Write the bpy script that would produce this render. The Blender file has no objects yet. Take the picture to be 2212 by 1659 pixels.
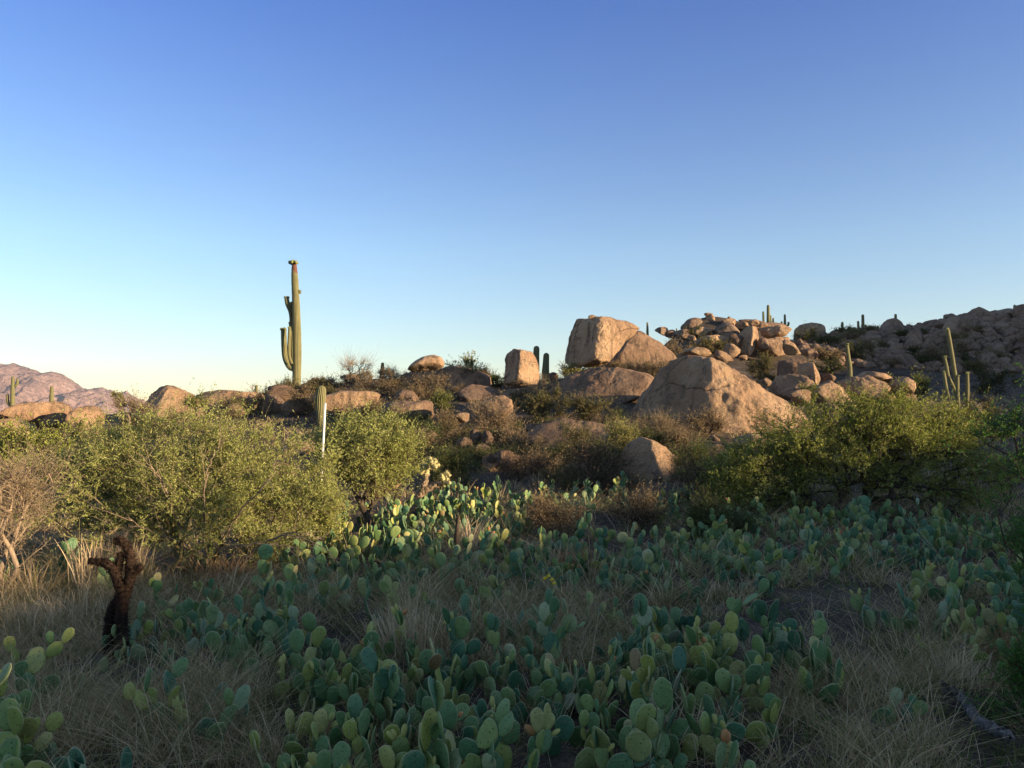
import bpy, math, random
import numpy as np
from mathutils import Vector, Matrix, noise as mnoise

# ------------------------------------------------------------------ camera, sky, sun, exposure
SC = bpy.context.scene
EYE = 1.75
FPX = 804.0
PITCH = math.atan(31 / FPX)
cd = bpy.data.cameras.new('camera')
cam = bpy.data.objects.new('camera', cd)
SC.collection.objects.link(cam)
cam.location = (0, 0, EYE)
cam.rotation_euler = (math.pi / 2 + PITCH, 0, 0)
cd.sensor_width = 36
cd.lens = 36 * FPX / 1024
cd.clip_start = 0.05
cd.clip_end = 20000
SC.camera = cam

SUN_EL = math.radians(8.5)
SUN_AZ = math.radians(114)
w = bpy.data.worlds.new('World')
SC.world = w
w.use_nodes = True
nt = w.node_tree
nt.nodes.clear()
sky = nt.nodes.new('ShaderNodeTexSky')
sky.sky_type = 'NISHITA'
sky.sun_disc = False
sky.sun_elevation = SUN_EL
sky.sun_rotation = SUN_AZ
sky.altitude = 900
sky.air_density = 1.0
sky.dust_density = 0.2
sky.ozone_density = 1.6
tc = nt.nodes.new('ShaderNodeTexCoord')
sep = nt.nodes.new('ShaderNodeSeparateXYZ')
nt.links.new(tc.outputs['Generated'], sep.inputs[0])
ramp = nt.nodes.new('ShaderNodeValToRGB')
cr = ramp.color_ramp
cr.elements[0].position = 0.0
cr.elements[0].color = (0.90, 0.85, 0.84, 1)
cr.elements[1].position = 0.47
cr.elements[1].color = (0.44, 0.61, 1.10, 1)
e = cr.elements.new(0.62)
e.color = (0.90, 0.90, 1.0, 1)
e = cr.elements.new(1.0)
e.color = (1.8, 1.35, 1.0, 1)  # overhead sky above the frame, boosted and warmed as added fill light
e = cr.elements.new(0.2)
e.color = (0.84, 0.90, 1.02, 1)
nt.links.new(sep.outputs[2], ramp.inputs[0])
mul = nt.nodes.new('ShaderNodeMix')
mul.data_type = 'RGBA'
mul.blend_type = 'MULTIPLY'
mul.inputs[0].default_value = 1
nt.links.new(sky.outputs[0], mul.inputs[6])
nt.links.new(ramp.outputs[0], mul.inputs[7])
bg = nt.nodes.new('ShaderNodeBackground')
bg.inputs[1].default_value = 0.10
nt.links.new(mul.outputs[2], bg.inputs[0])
wo = nt.nodes.new('ShaderNodeOutputWorld')
nt.links.new(bg.outputs[0], wo.inputs[0])

sd = bpy.data.lights.new('sun', 'SUN')
sun = bpy.data.objects.new('sun', sd)
SC.collection.objects.link(sun)
sd.energy = 5.0
sd.angle = math.radians(0.5)
sd.color = (1.0, 0.74, 0.45)
SUNV = Vector((math.sin(SUN_AZ) * math.cos(SUN_EL), math.cos(SUN_AZ) * math.cos(SUN_EL), math.sin(SUN_EL)))
sun.rotation_euler = SUNV.to_track_quat('Z', 'Y').to_euler()
sun.location = (30, -20, 40)

SC.view_settings.view_transform = 'Standard'
SC.view_settings.look = 'None'
SC.view_settings.exposure = 1.42
SC.view_settings.gamma = 1.0
SC.render.engine = 'CYCLES'
SC.cycles.max_bounces = 5
SC.cycles.diffuse_bounces = 3
SC.cycles.transmission_bounces = 3
SC.cycles.volume_bounces = 0
SC.cycles.use_denoising = True
SC.cycles.use_preview_denoising = False

# ------------------------------------------------------------------ helpers
D = 0.46293          # scale of the layout sheet (2212 wide) to the 1024-wide frame


def W(px, py, Y):
    """world point seen at frame pixel (px, py) at depth Y"""
    a = (px - 512) / FPX
    b = -(py - 384) / FPX
    c, s = math.cos(PITCH), math.sin(PITCH)
    d = Vector((a, c - b * s, s + b * c))
    return Vector((0, 0, EYE)) + d * (Y / d.y)


def WD(x, y, Y):
    return W(x * D, y * D, Y)


def proj(x, y, z):
    c, s = math.cos(PITCH), math.sin(PITCH)
    yy = y * c + (z - EYE) * s
    zz = -y * s + (z - EYE) * c
    return 512 + FPX * x / yy, 384 - FPX * zz / yy


def R1(p):
    return [(0.1543 * x, 238.9 + .1543 * y) for x, y in p]


def R2(p):
    return [(341.3 + 0.1543 * x, 290.1 + .1543 * y) for x, y in p]


def R3(p):
    return [(682.7 + 0.1543 * x, 290.1 + .1543 * y) for x, y in p]


def link(o, parent=None):
    SC.collection.objects.link(o)
    if parent is not None:
        o.parent = parent
    return o


def tag(o, label=None, cat=None, group=None, kind=None):
    if label:
        o['label'] = label
    if cat:
        o['category'] = cat
    if group:
        o['group'] = group
    if kind:
        o['kind'] = kind
    return o


def empty(name, loc, rz=0):
    o = bpy.data.objects.new(name, None)
    o.location = loc
    o.rotation_euler = (0, 0, rz)
    o.empty_display_size = 0.1
    return link(o)


def mesh_np(name, V, faces, mat=None, smooth=True, mats=None, attrs=None):
    """faces: list of int arrays (n,3) or (n,4)"""
    me = bpy.data.meshes.new(name)
    V = np.asarray(V, dtype=np.float32)
    faces = [np.asarray(f, dtype=np.int32) for f in faces if len(f)]
    nl = sum(f.size for f in faces)
    nf = sum(len(f) for f in faces)
    me.vertices.add(len(V))
    me.vertices.foreach_set('co', V.ravel())
    me.loops.add(nl)
    me.loops.foreach_set('vertex_index', np.concatenate([f.ravel() for f in faces]))
    me.polygons.add(nf)
    tot = np.concatenate([np.full(len(f), f.shape[1], dtype=np.int32) for f in faces])
    st = np.concatenate([[0], np.cumsum(tot)[:-1]]).astype(np.int32)
    me.polygons.foreach_set('loop_start', st)
    me.polygons.foreach_set('loop_total', tot)
    me.polygons.foreach_set('use_smooth', np.full(nf, smooth, dtype=bool))
    if attrs:
        for k, v in attrs.items():
            a = me.attributes.new(k, 'FLOAT', 'POINT')
            a.data.foreach_set('value', np.asarray(v, dtype=np.float32))
    me.update(calc_edges=True)
    if mat:
        me.materials.append(mat)
    return me


def obj(name, me, parent=None, loc=None):
    o = bpy.data.objects.new(name, me)
    if loc is not None:
        o.location = loc
    return link(o, parent)


def catmull(pts, n=8):
    P = [np.array(p, float) for p in pts]
    P = [2 * P[0] - P[1]] + P + [2 * P[-1] - P[-2]]
    out = []
    for i in range(1, len(P) - 2):
        for k in range(n):
            t = k / n
            a, b, c, d = P[i - 1], P[i], P[i + 1], P[i + 2]
            out.append(.5 * (2 * b + (c - a) * t + (2 * a - 5 * b + 4 * c - d) * t * t + (3 * b - a - 3 * c + d) * t ** 3))
    out.append(P[-2])
    return np.array(out)


# ------------------------------------------------------------------ materials
class NT:
    def __init__(self, name):
        self.m = bpy.data.materials.new(name)
        self.m.use_nodes = True
        self.t = self.m.node_tree
        self.t.nodes.clear()
        self.out = self.n('OutputMaterial')

    def n(self, kind, **kw):
        nd = self.t.nodes.new('ShaderNode' + kind)
        for k, v in kw.items():
            setattr(nd, k, v)
        return nd

    def l(self, a, b):
        self.t.links.new(a, b)

    def noise(self, vec, scale, detail=4, rough=0.6, dist=0.0):
        nd = self.n('TexNoise')
        nd.inputs['Scale'].default_value = scale
        nd.inputs['Detail'].default_value = detail
        nd.inputs['Roughness'].default_value = rough
        nd.inputs['Distortion'].default_value = dist
        if vec:
            self.l(vec, nd.inputs['Vector'])
        return nd.outputs['Fac']

    def ramp(self, fac, stops, interp='LINEAR'):
        r = self.n('ValToRGB')
        c = r.color_ramp
        c.interpolation = interp
        while len(c.elements) < len(stops):
            c.elements.new(0.5)
        for e, (p, col) in zip(c.elements, stops):
            e.position = p
            e.color = tuple(col) + (1,) if len(col) == 3 else col
        if fac:
            self.l(fac, r.inputs[0])
        return r.outputs[0]

    def mix(self, fac, a, b, mode='MIX'):
        m = self.n('Mix')
        m.data_type = 'RGBA'
        m.blend_type = mode
        for i, v in ((0, fac), (6, a), (7, b)):
            if isinstance(v, (int, float)):
                m.inputs[i].default_value = v
            elif isinstance(v, tuple):
                m.inputs[i].default_value = v + (1,) if len(v) == 3 else v
            else:
                self.l(v, m.inputs[i])
        return m.outputs[2]

    def bump(self, h, strength, dist, normal=None):
        b = self.n('Bump')
        b.inputs['Strength'].default_value = strength
        b.inputs['Distance'].default_value = dist
        self.l(h, b.inputs['Height'])
        if normal:
            self.l(normal, b.inputs['Normal'])
        return b.outputs[0]

    def pbsdf(self, col, rough=0.85, normal=None, spec=0.2):
        p = self.n('BsdfPrincipled')
        if isinstance(col, tuple):
            p.inputs['Base Color'].default_value = col + (1,)
        else:
            self.l(col, p.inputs['Base Color'])
        p.inputs['Roughness'].default_value = rough
        p.inputs['Specular IOR Level'].default_value = spec
        if normal:
            self.l(normal, p.inputs['Normal'])
        return p

    def done(self, sh):
        self.l(sh.outputs[0], self.out.inputs[0])
        return self.m

    def objco(self):
        return self.n('TexCoord').outputs['Object']

    def rand(self):
        return self.n('ObjectInfo').outputs['Random']

    def island(self):
        return self.n('NewGeometry').outputs['Random Per Island']


def rock_mat(name, tint=(1, 1, 1), dark=0.65):
    t = NT(name)
    co = t.objco()
    # shift the pattern per object
    add = t.n('VectorMath', operation='ADD')
    t.l(co, add.inputs[0])
    comb = t.n('CombineXYZ')
    m = t.n('Math', operation='MULTIPLY')
    t.l(t.rand(), m.inputs[0])
    m.inputs[1].default_value = 50
    t.l(m.outputs[0], comb.inputs[0])
    t.l(comb.outputs[0], add.inputs[1])
    co = add.outputs[0]
    big = t.noise(co, 0.55, 5, 0.62)
    base = t.ramp(big, [(0.30, (0.20, 0.135, 0.10)), (0.47, (0.36, 0.245, 0.175)), (0.62, (0.44, 0.32, 0.23)), (0.75, (0.50, 0.38, 0.28))])
    grain = t.noise(co, 38, 3, 0.7)
    gcol = t.ramp(grain, [(0.36, (0.62, 0.60, 0.60)), (0.5, (1, 1, 1)), (0.66, (1.22, 1.18, 1.14))])
    c = t.mix(0.75, base, gcol, 'MULTIPLY')
    sp = t.noise(co, 2.6, 7, 0.72, 0.6)
    smask = t.ramp(sp, [(0.54, (0, 0, 0)), (0.63, (1, 1, 1))])
    sm = t.n('Math', operation='MULTIPLY')
    t.l(smask, sm.inputs[0])
    sm.inputs[1].default_value = dark
    c = t.mix(sm.outputs[0], c, (0.085, 0.075, 0.07))
    # desert varnish streaks, running down
    mp = t.n('Mapping')
    mp.inputs['Scale'].default_value = (3.0, 3.0, 0.35)
    t.l(co, mp.inputs[0])
    st = t.noise(mp.outputs[0], 0.9, 5, 0.65)
    stm = t.ramp(st, [(0.54, (0, 0, 0)), (0.64, (0.75, 0.75, 0.75))])
    c = t.mix(stm, c, (0.12, 0.09, 0.075))
    lich = t.noise(co, 9, 5, 0.7)
    lm = t.ramp(lich, [(0.60, (0, 0, 0)), (0.66, (0.55, 0.55, 0.55))])
    c = t.mix(lm, c, (0.34, 0.36, 0.27))
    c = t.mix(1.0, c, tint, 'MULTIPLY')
    # cracks
    v = t.n('TexVoronoi')
    v.feature = 'DISTANCE_TO_EDGE'
    v.inputs['Scale'].default_value = 0.20
    wob = t.n('VectorMath', operation='ADD')
    nz = t.n('TexNoise')
    nz.inputs['Scale'].default_value = 0.8
    nz.inputs['Detail'].default_value = 4
    t.l(co, nz.inputs['Vector'])
    t.l(co, wob.inputs[0])
    t.l(nz.outputs['Color'], wob.inputs[1])
    t.l(wob.outputs[0], v.inputs['Vector'])
    ck = t.ramp(v.outputs['Distance'], [(0.0, (0, 0, 0)), (0.015, (1, 1, 1))])
    cm = t.ramp(t.noise(co, 0.5, 3, 0.5), [(0.50, (0, 0, 0)), (0.58, (1, 1, 1))])
    c = t.mix(cm, c, t.mix(1.0, c, t.ramp(v.outputs['Distance'], [(0.0, (0.35, 0.32, 0.3)), (0.008, (1, 1, 1))]), 'MULTIPLY'))
    hb = t.noise(co, 2.6, 10, 0.72)
    n1 = t.bump(ck, 0.25, 0.04)
    n2 = t.bump(hb, 1.0, 0.30, n1)
    n3 = t.bump(grain, 0.5, 0.02, n2)
    return t.done(t.pbsdf(c, 0.92, n3, 0.15))


M_ROCK = rock_mat('granite_tan', (1.17, 1.12, 0.97))
M_ROCK2 = rock_mat('granite_weathered_shade', (0.76, 0.73, 0.68), 0.75)  # darker copy for rocks in shade; the shade is put into the tint
M_ROCK3 = rock_mat('granite_grey_shaded', (0.74, 0.72, 0.70), 0.6)  # grey hillside granite, its tint darkened to stand in for shadow


def ground_mat():
    t = NT('desert_soil')
    co = t.objco()
    a = t.noise(co, 0.7, 8, 0.65)
    c = t.ramp(a, [(0.3, (0.040, 0.032, 0.027)), (0.5, (0.078, 0.062, 0.050)), (0.7, (0.15, 0.12, 0.09))])
    g = t.noise(co, 30, 4, 0.75)
    c = t.mix(0.9, c, t.ramp(g, [(0.3, (0.4, 0.4, 0.42)), (0.5, (0.95, 0.95, 0.95)), (0.72, (1.7, 1.6, 1.45))]), 'MULTIPLY')
    v = t.n('TexVoronoi')
    v.inputs['Scale'].default_value = 14
    t.l(co, v.inputs['Vector'])
    peb = t.ramp(v.outputs['Distance'], [(0.15, (1, 1, 1)), (0.4, (0, 0, 0))])
    n1 = t.bump(g, 0.8, 0.02)
    n2 = t.bump(peb, 0.5, 0.02, n1)
    return t.done(t.pbsdf(c, 0.97, n2, 0.1))


M_SOIL = ground_mat()


def mountain_mat():
    t = NT('mountain_rock')
    co = t.objco()
    a = t.noise(co, 0.012, 9, 0.68)
    c = t.ramp(a, [(0.32, (0.17, 0.12, 0.12)), (0.5, (0.33, 0.225, 0.20)), (0.68, (0.44, 0.31, 0.27))])
    b = t.noise(co, 0.06, 6, 0.7)
    c = t.mix(0.85, c, t.ramp(b, [(0.35, (0.6, 0.6, 0.6)), (0.6, (1.25, 1.2, 1.2))]), 'MULTIPLY')
    n1 = t.bump(b, 1.0, 14)
    n2 = t.bump(a, 1.0, 40, n1)
    return t.done(t.pbsdf(c, 0.95, n2, 0.0))


M_MOUNT = mountain_mat()


def leaf_mat(name, cols, trans=0.35):
    t = NT(name)
    c = t.ramp(t.island(), [(i / max(1, len(cols) - 1), col) for i, col in enumerate(cols)])
    d = t.n('BsdfDiffuse')
    t.l(c, d.inputs[0])
    tr = t.n('BsdfTranslucent')
    t.l(c, tr.inputs[0])
    mx = t.n('MixShader')
    mx.inputs[0].default_value = trans
    t.l(d.outputs[0], mx.inputs[1])
    t.l(tr.outputs[0], mx.inputs[2])
    return t.done(mx)


def bark_mat(name, c0, c1, scale=20):
    t = NT(name)
    co = t.objco()
    mp = t.n('Mapping')
    mp.inputs['Scale'].default_value = (1, 1, 0.3)
    t.l(co, mp.inputs[0])
    a = t.noise(mp.outputs[0], scale, 5, 0.7)
    c = t.ramp(a, [(0.35, c0), (0.65, c1)])
    return t.done(t.pbsdf(c, 0.9, t.bump(a, 0.8, 0.01), 0.1))


M_BARK = bark_mat('bark_dark', (0.035, 0.028, 0.022), (0.11, 0.085, 0.06))
M_BARKG = bark_mat('bark_olive', (0.09, 0.085, 0.045), (0.20, 0.17, 0.09))
M_BARKP = bark_mat('bark_pale', (0.16, 0.12, 0.085), (0.34, 0.26, 0.18))
M_BARKS = bark_mat('bark_grey', (0.05, 0.045, 0.042), (0.20, 0.18, 0.165), 35)
M_TWIGD = bark_mat('twig_dark', (0.045, 0.031, 0.024), (0.13, 0.09, 0.062))
M_CHOLLA_DEAD = bark_mat('dead_cholla_bark', (0.010, 0.008, 0.007), (0.055, 0.034, 0.024), 70)
M_LEAF_PV = leaf_mat('leaf_pale_olive', [(0.28, 0.30, 0.085), (0.41, 0.43, 0.14), (0.24, 0.29, 0.07), (0.52, 0.50, 0.21)])
M_LEAF_PV2 = leaf_mat('leaf_green_olive', [(0.17, 0.21, 0.035), (0.33, 0.35, 0.08), (0.15, 0.19, 0.03), (0.52, 0.50, 0.19)])
M_LEAF_GR = leaf_mat('leaf_deep_green', [(0.06, 0.15, 0.035), (0.11, 0.23, 0.055), (0.08, 0.17, 0.035)])
M_LEAF_TAN = leaf_mat('leaf_tan', [(0.30, 0.23, 0.12), (0.40, 0.31, 0.18), (0.26, 0.24, 0.10)])
M_LEAF_SH = leaf_mat('leaf_shade_green', [(0.08, 0.115, 0.04), (0.13, 0.16, 0.055), (0.07, 0.09, 0.03)])
M_LEAF_YE2 = leaf_mat('leaf_mid_olive', [(0.15, 0.17, 0.05), (0.24, 0.26, 0.08), (0.12, 0.14, 0.04), (0.32, 0.32, 0.12)])
M_LEAF_DK = leaf_mat('leaf_dark_olive', [(0.06, 0.075, 0.03), (0.10, 0.11, 0.045), (0.05, 0.06, 0.025)])
M_LEAF_OL2 = leaf_mat('weed_green', [(0.10, 0.14, 0.04), (0.17, 0.21, 0.07), (0.13, 0.14, 0.05), (0.08, 0.12, 0.035)])
M_LEAF_OL = leaf_mat('leaf_dull_olive', [(0.14, 0.13, 0.055), (0.20, 0.19, 0.08), (0.11, 0.11, 0.045), (0.24, 0.19, 0.09)])
M_LEAF_BR = leaf_mat('leaf_dry_brown', [(0.24, 0.18, 0.10), (0.32, 0.25, 0.145), (0.18, 0.14, 0.08)])
M_LEAF_YE = leaf_mat('leaf_yellow_olive', [(0.28, 0.27, 0.09), (0.36, 0.33, 0.12), (0.22, 0.22, 0.07)])
M_STRAW = leaf_mat('dry_straw', [(0.32, 0.225, 0.12), (0.55, 0.42, 0.24), (0.72, 0.56, 0.34), (0.38, 0.27, 0.14), (0.26, 0.24, 0.09), (0.17, 0.19, 0.065)], 0.25)
M_STRAWL = leaf_mat('pale_straw', [(0.55, 0.42, 0.25), (0.70, 0.56, 0.36), (0.42, 0.31, 0.18)], 0.25)
M_STRAWO = leaf_mat('rust_straw', [(0.32, 0.17, 0.08), (0.42, 0.25, 0.12), (0.26, 0.14, 0.07)], 0.25)


def pad_mat():
    t = NT('prickly_pear_skin')
    co = t.objco()
    oi = t.n('ObjectInfo')
    r = oi.outputs['Random']
    c = t.ramp(r, [(0.0, (0.050, 0.135, 0.068)), (0.20, (0.105, 0.205, 0.095)), (0.38, (0.065, 0.165, 0.085)),
                   (0.52, (0.15, 0.25, 0.10)), (0.68, (0.23, 0.30, 0.09)), (0.88, (0.27, 0.31, 0.13)), (0.97, (0.36, 0.38, 0.22)), (1.0, (0.17, 0.13, 0.07))])
    a = t.noise(co, 3, 4, 0.6)
    c = t.mix(0.6, c, t.ramp(a, [(0.3, (0.7, 0.75, 0.7)), (0.55, (1, 1, 1)), (0.75, (1.35, 1.25, 1.0))]), 'MULTIPLY')
    c = t.mix(1.0, c, oi.outputs['Color'], 'MULTIPLY')
    v = t.n('TexVoronoi')
    v.inputs['Scale'].default_value = 8.0
    v.inputs['Randomness'].default_value = 0.35
    mp = t.n('Mapping')
    mp.inputs['Scale'].default_value = (1, 0.0, 1)
    mp.inputs['Rotation'].default_value = (0, 0.6, 0)
    t.l(co, mp.inputs[0])
    t.l(mp.outputs[0], v.inputs['Vector'])
    dot = t.ramp(v.outputs['Distance'], [(0.12, (1, 1, 1)), (0.21, (0, 0, 0))])
    c = t.mix(dot, c, (0.016, 0.014, 0.010))
    sc = t.noise(co, 7, 3, 0.6)
    c = t.mix(t.ramp(sc, [(0.68, (0, 0, 0)), (0.72, (0.6, 0.6, 0.6))]), c, (0.30, 0.24, 0.14))
    at = t.n('Attribute')
    at.attribute_name = 'rim'
    rm = t.n('Math', operation='MULTIPLY')
    t.l(at.outputs['Fac'], rm.inputs[0])
    rm.inputs[1].default_value = 0.7
    c = t.mix(rm.outputs[0], c, (0.42, 0.38, 0.20))  # yellowish pad rims, lightened in the colour so edges look lit
    nb = t.n('Math', operation='ADD')
    t.l(dot, nb.inputs[0])
    t.l(t.noise(co, 5, 3, 0.6), nb.inputs[1])
    n = t.bump(nb.outputs[0], 0.5, 0.012)
    return t.done(t.pbsdf(c, 0.55, n, 0.35))


M_PAD = pad_mat()


def simple_mat(name, c0, c1, scale=30, rough=0.7):
    t = NT(name)
    a = t.noise(t.objco(), scale, 3, 0.6)
    return t.done(t.pbsdf(t.ramp(a, [(0.35, c0), (0.65, c1)]), rough, t.bump(a, 0.3, 0.005), 0.2))


M_FRUIT = simple_mat('bud_yellow_green', (0.32, 0.34, 0.10), (0.42, 0.38, 0.12))
M_FRUITR = simple_mat('fruit_rusty', (0.38, 0.16, 0.06), (0.45, 0.26, 0.10))
M_POST = simple_mat('white_plastic', (0.74, 0.73, 0.70), (0.80, 0.79, 0.76), 8, 0.45)
M_YFLOWER = simple_mat('yellow_petal', (0.60, 0.42, 0.03), (0.70, 0.52, 0.05))
M_ORANGE = simple_mat('orange_leaf', (0.45, 0.20, 0.07), (0.55, 0.28, 0.10))


def saguaro_mat(name, g0, g1):
    t = NT(name)
    at = t.n('Attribute')
    at.attribute_name = 'rib'
    c = t.ramp(at.outputs['Fac'], [(0.0, g0), (0.6, g1), (0.9, (0.24, 0.22, 0.11)), (1.0, (0.36, 0.31, 0.18))])
    a = t.noise(t.objco(), 2.5, 5, 0.7)
    c = t.mix(0.6, c, t.ramp(a, [(0.35, (0.75, 0.72, 0.62)), (0.6, (1.1, 1.1, 1.05))]), 'MULTIPLY')
    at2 = t.n('Attribute')
    at2.attribute_name = 'scar'
    c = t.mix(at2.outputs['Fac'], c, (0.14, 0.06, 0.04))
    return t.done(t.pbsdf(c, 0.7, t.bump(a, 0.3, 0.02), 0.2))


M_SAG = saguaro_mat('saguaro_skin', (0.028, 0.036, 0.014), (0.10, 0.11, 0.042))
M_SAGCAP = simple_mat('saguaro_buds', (0.13, 0.15, 0.05), (0.24, 0.24, 0.09), 12)
M_SAGD = saguaro_mat('saguaro_shaded_skin', (0.02, 0.035, 0.02), (0.045, 0.07, 0.035))  # copy of the skin with the boulder's shadow put into its colour
M_CHOLLA = simple_mat('cholla_spines', (0.36, 0.33, 0.14), (0.52, 0.47, 0.25), 40)

# ------------------------------------------------------------------ terrain
rng = np.random.default_rng(7)
ctrl = []
for (px, py, Y) in [
    (100, 500, 16), (250, 498, 16), (400, 492, 16), (500, 487, 16), (640, 482, 17), (800, 488, 16), (950, 478, 18), (1080, 480, 18),
    (420, 452, 22), (500, 449, 22), (640, 442, 22), (760, 446, 22), (880, 445, 24), (1000, 440, 26),
    (200, 440, 24), (80, 438, 26), (10, 440, 27), (300, 432, 27), (380, 420, 28), (450, 418, 29), (560, 402, 30), (640, 408, 29), (720, 420, 28),
    (40, 424, 34), (140, 412, 38), (240, 398, 40), (300, 389, 41), (350, 382, 42), (400, 379, 43), (450, 383, 42), (500, 385, 41), (550, 383, 40),
    (600, 372, 40), (640, 372, 43), (600, 392, 34),
    (700, 362, 50), (740, 352, 55), (790, 348, 60), (690, 334, 60), (720, 332, 60), (760, 331, 62), (790, 338, 60),
    (780, 402, 33), (850, 402, 34), (910, 400, 35), (975, 405, 38), (1020, 400, 42),
    (820, 378, 50), (850, 372, 55), (900, 368, 56), (960, 370, 58), (1010, 374, 56),
    (800, 342, 78), (830, 345, 84), (870, 348, 88), (900, 338, 88), (930, 334, 86), (960, 328, 85), (1010, 318, 84), (1060, 310, 84), (1120, 300, 84),
    (870, 344, 105), (960, 333, 105), (1040, 324, 105), (780, 346, 100),
]:
    p = W(px, py, Y)
    ctrl.append((p.x, p.y, p.z))
for x in (-14, -9, -5, -2, 0, 2, 5, 9, 14):
    for y in (-4, 0, 4, 8, 11.5):
        ctrl.append((x, y, 0.0))
for x in (-40, -25, -10, 0, 15):
    ctrl.append((x, 62, -1.5))
    ctrl.append((x, 90, -4))
ctrl += [(-26, 50, -0.5), (-34, 40, 0), (-30, 20, 0), (60, 20, 1), (40, -10, 0), (60, 60, 12), (80, 90, 14), (30, 140, 6), (80, 140, 8),
         (-20, -25, 0), (20, -25, 0), (-60, 60, -4), (-60, 0, 0), (-60, 120, -6), (0, 140, -6)]
CT = np.array(ctrl)
_d = np.sqrt(((CT[:, None, :2] - CT[None, :, :2]) ** 2).sum(2) + 1.0)
_A = np.zeros((len(CT) + 1, len(CT) + 1))
_A[:-1, :-1] = _d - 0.15 * np.eye(len(CT))
_A[:-1, -1] = 1
_A[-1, :-1] = 1
RBW = np.linalg.solve(_A, np.append(CT[:, 2], 0))
PU = np.array([math.cos(SUN_AZ) * -1, math.sin(SUN_AZ)])          # perpendicular to the sun's ground track
SU = np.array([math.sin(SUN_AZ), math.cos(SUN_AZ)])
# unseen ridge added right and behind to cast shade: height of its shade, at the camera's own line, along u
HU = np.array([-40, 0, 6, 9, 12, 15, 19, 24, 30, 39, 44, 61, 66, 71, 80, 95, 120])
HZ = np.array([1.2, 1.0, 0.98, 0.88, 0.75, 0.85, 1.2, 1.4, 1.2, 1.0, 4.2, 5.0, 9.5, 13, 13.5, 14, 12])
S0 = 52.0


def terrain(x, y):
    x = np.atleast_1d(np.asarray(x, float))
    y = np.atleast_1d(np.asarray(y, float))
    z = np.zeros_like(x)
    B = 20000
    for i in range(0, len(x), B):
        xx, yy = x[i:i + B, None], y[i:i + B, None]
        d2 = (xx - CT[None, :, 0]) ** 2 + (yy - CT[None, :, 1]) ** 2
        z[i:i + B] = np.clip(np.sqrt(d2 + 1.0) @ RBW[:-1] + RBW[-1], -8, 17)
    r = np.hypot(x, y)
    z *= np.clip(1.6 - r / 300, 0, 1)
    u = x * PU[0] + y * PU[1]
    s = x * SU[0] + y * SU[1]
    R = np.interp(u, HU, HZ) + math.tan(SUN_EL) * S0
    R = R + 0.15 * np.sin(u * 0.9) * np.cos(u * 0.37 + 1) + 0.12 * np.sin(u * 2.3)
    wd = np.where(s < S0, 15.0, 30.0)
    g = np.exp(-((s - S0) / wd) ** 2)
    z = z + (R - z) * g * (r < 400)
    z += 0.05 * np.sin(x * 1.3 + 0.5 * y) * np.sin(y * 1.1 - 0.4 * x) + 0.03 * np.sin(x * 3.1) * np.sin(y * 2.7 + 1)
    return z


def gz(x, y):
    return float(terrain([x], [y])[0])


def axis(lim, d0, k):
    out = [0.0]
    while out[-1] < lim:
        out.append(out[-1] + d0 + k * out[-1])
    return out


ax = axis(6000, 0.22, 0.022)
xs = np.array([-v for v in ax[:0:-1]] + ax)
ys = np.array([-v for v in axis(6000, 1.0, 0.06)[:0:-1]] + axis(6000, 0.22, 0.018))
GX, GY = np.meshgrid(xs, ys)
gzz = terrain(GX.ravel(), GY.ravel())
V = np.stack([GX.ravel(), GY.ravel(), gzz], 1)
nx, ny = len(xs), len(ys)
ii = np.arange((ny - 1) * (nx - 1))
r_, c_ = ii // (nx - 1), ii % (nx - 1)
a_ = r_ * nx + c_
F = np.stack([a_, a_ + 1, a_ + nx + 1, a_ + nx], 1)
tag(obj('ground', mesh_np('ground', V, [F], M_SOIL)), kind='structure')

# ------------------------------------------------------------------ distant mountains
prof = [(-200, 812), (-120, 800), (-60, 806), (0, 790), (30, 789), (60, 800), (90, 814), (115, 811), (135, 816), (150, 831), (175, 846), (190, 851), (205, 841), (222, 840), (240, 851), (262, 866), (290, 884), (320, 905)]
PX = np.array([p[0] * D for p in prof])
PYv = np.array([p[1] * D for p in prof])
nx_, ny_ = 260, 90
Vm = []
for j in range(ny_):
    v = j / (ny_ - 1)
    Y = 2600 + 1500 * v
    for i in range(nx_):
        px = -95 + (i / (nx_ - 1)) * 260
        X = (px - 512) / FPX * 3400 + (Y - 3400) * 0.05
        top = W(px, float(np.interp(px, PX, PYv)) - 3.5, 3400).z
        ridge = 1 - abs(v - 0.53) / 0.53
        n = mnoise.fractal(Vector((X * 0.004, Y * 0.004, 2.0)), 0.8, 2.1, 6)
        n2 = abs(mnoise.fractal(Vector((X * 0.009, Y * 0.003, 9.0)), 0.9, 2.1, 5))
        n3 = mnoise.fractal(Vector((X * 0.022, Y * 0.016, 5.0)), 0.7, 2.1, 5)
        f = max(0, ridge) ** 0.75
        z = -15 + (top + 15) * f * (1 - 0.30 * (1 - f)) + (n * 50 - n2 * 75 + n3 * 20) * min(1, 4 * f * (1 - f) + 0.16) * f ** 0.5
        Vm.append((X, Y, z))
ii = np.arange((ny_ - 1) * (nx_ - 1))
a_ = (ii // (nx_ - 1)) * nx_ + ii % (nx_ - 1)
Fm = np.stack([a_, a_ + 1, a_ + nx_ + 1, a_ + nx_], 1)
tag(obj('mountains', mesh_np('mountains', Vm, [Fm], M_MOUNT)), kind='structure')

# ------------------------------------------------------------------ rocks


def ico(sub):
    import bmesh
    bm = bmesh.new()
    bmesh.ops.create_icosphere(bm, subdivisions=sub, radius=1)
    V = np.array([v.co[:] for v in bm.verts])
    F = np.array([[v.index for v in f.verts] for f in bm.faces])
    bm.free()
    return V, F


ICO = {k: ico(k) for k in (1, 2, 3, 4, 5, 6)}


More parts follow.
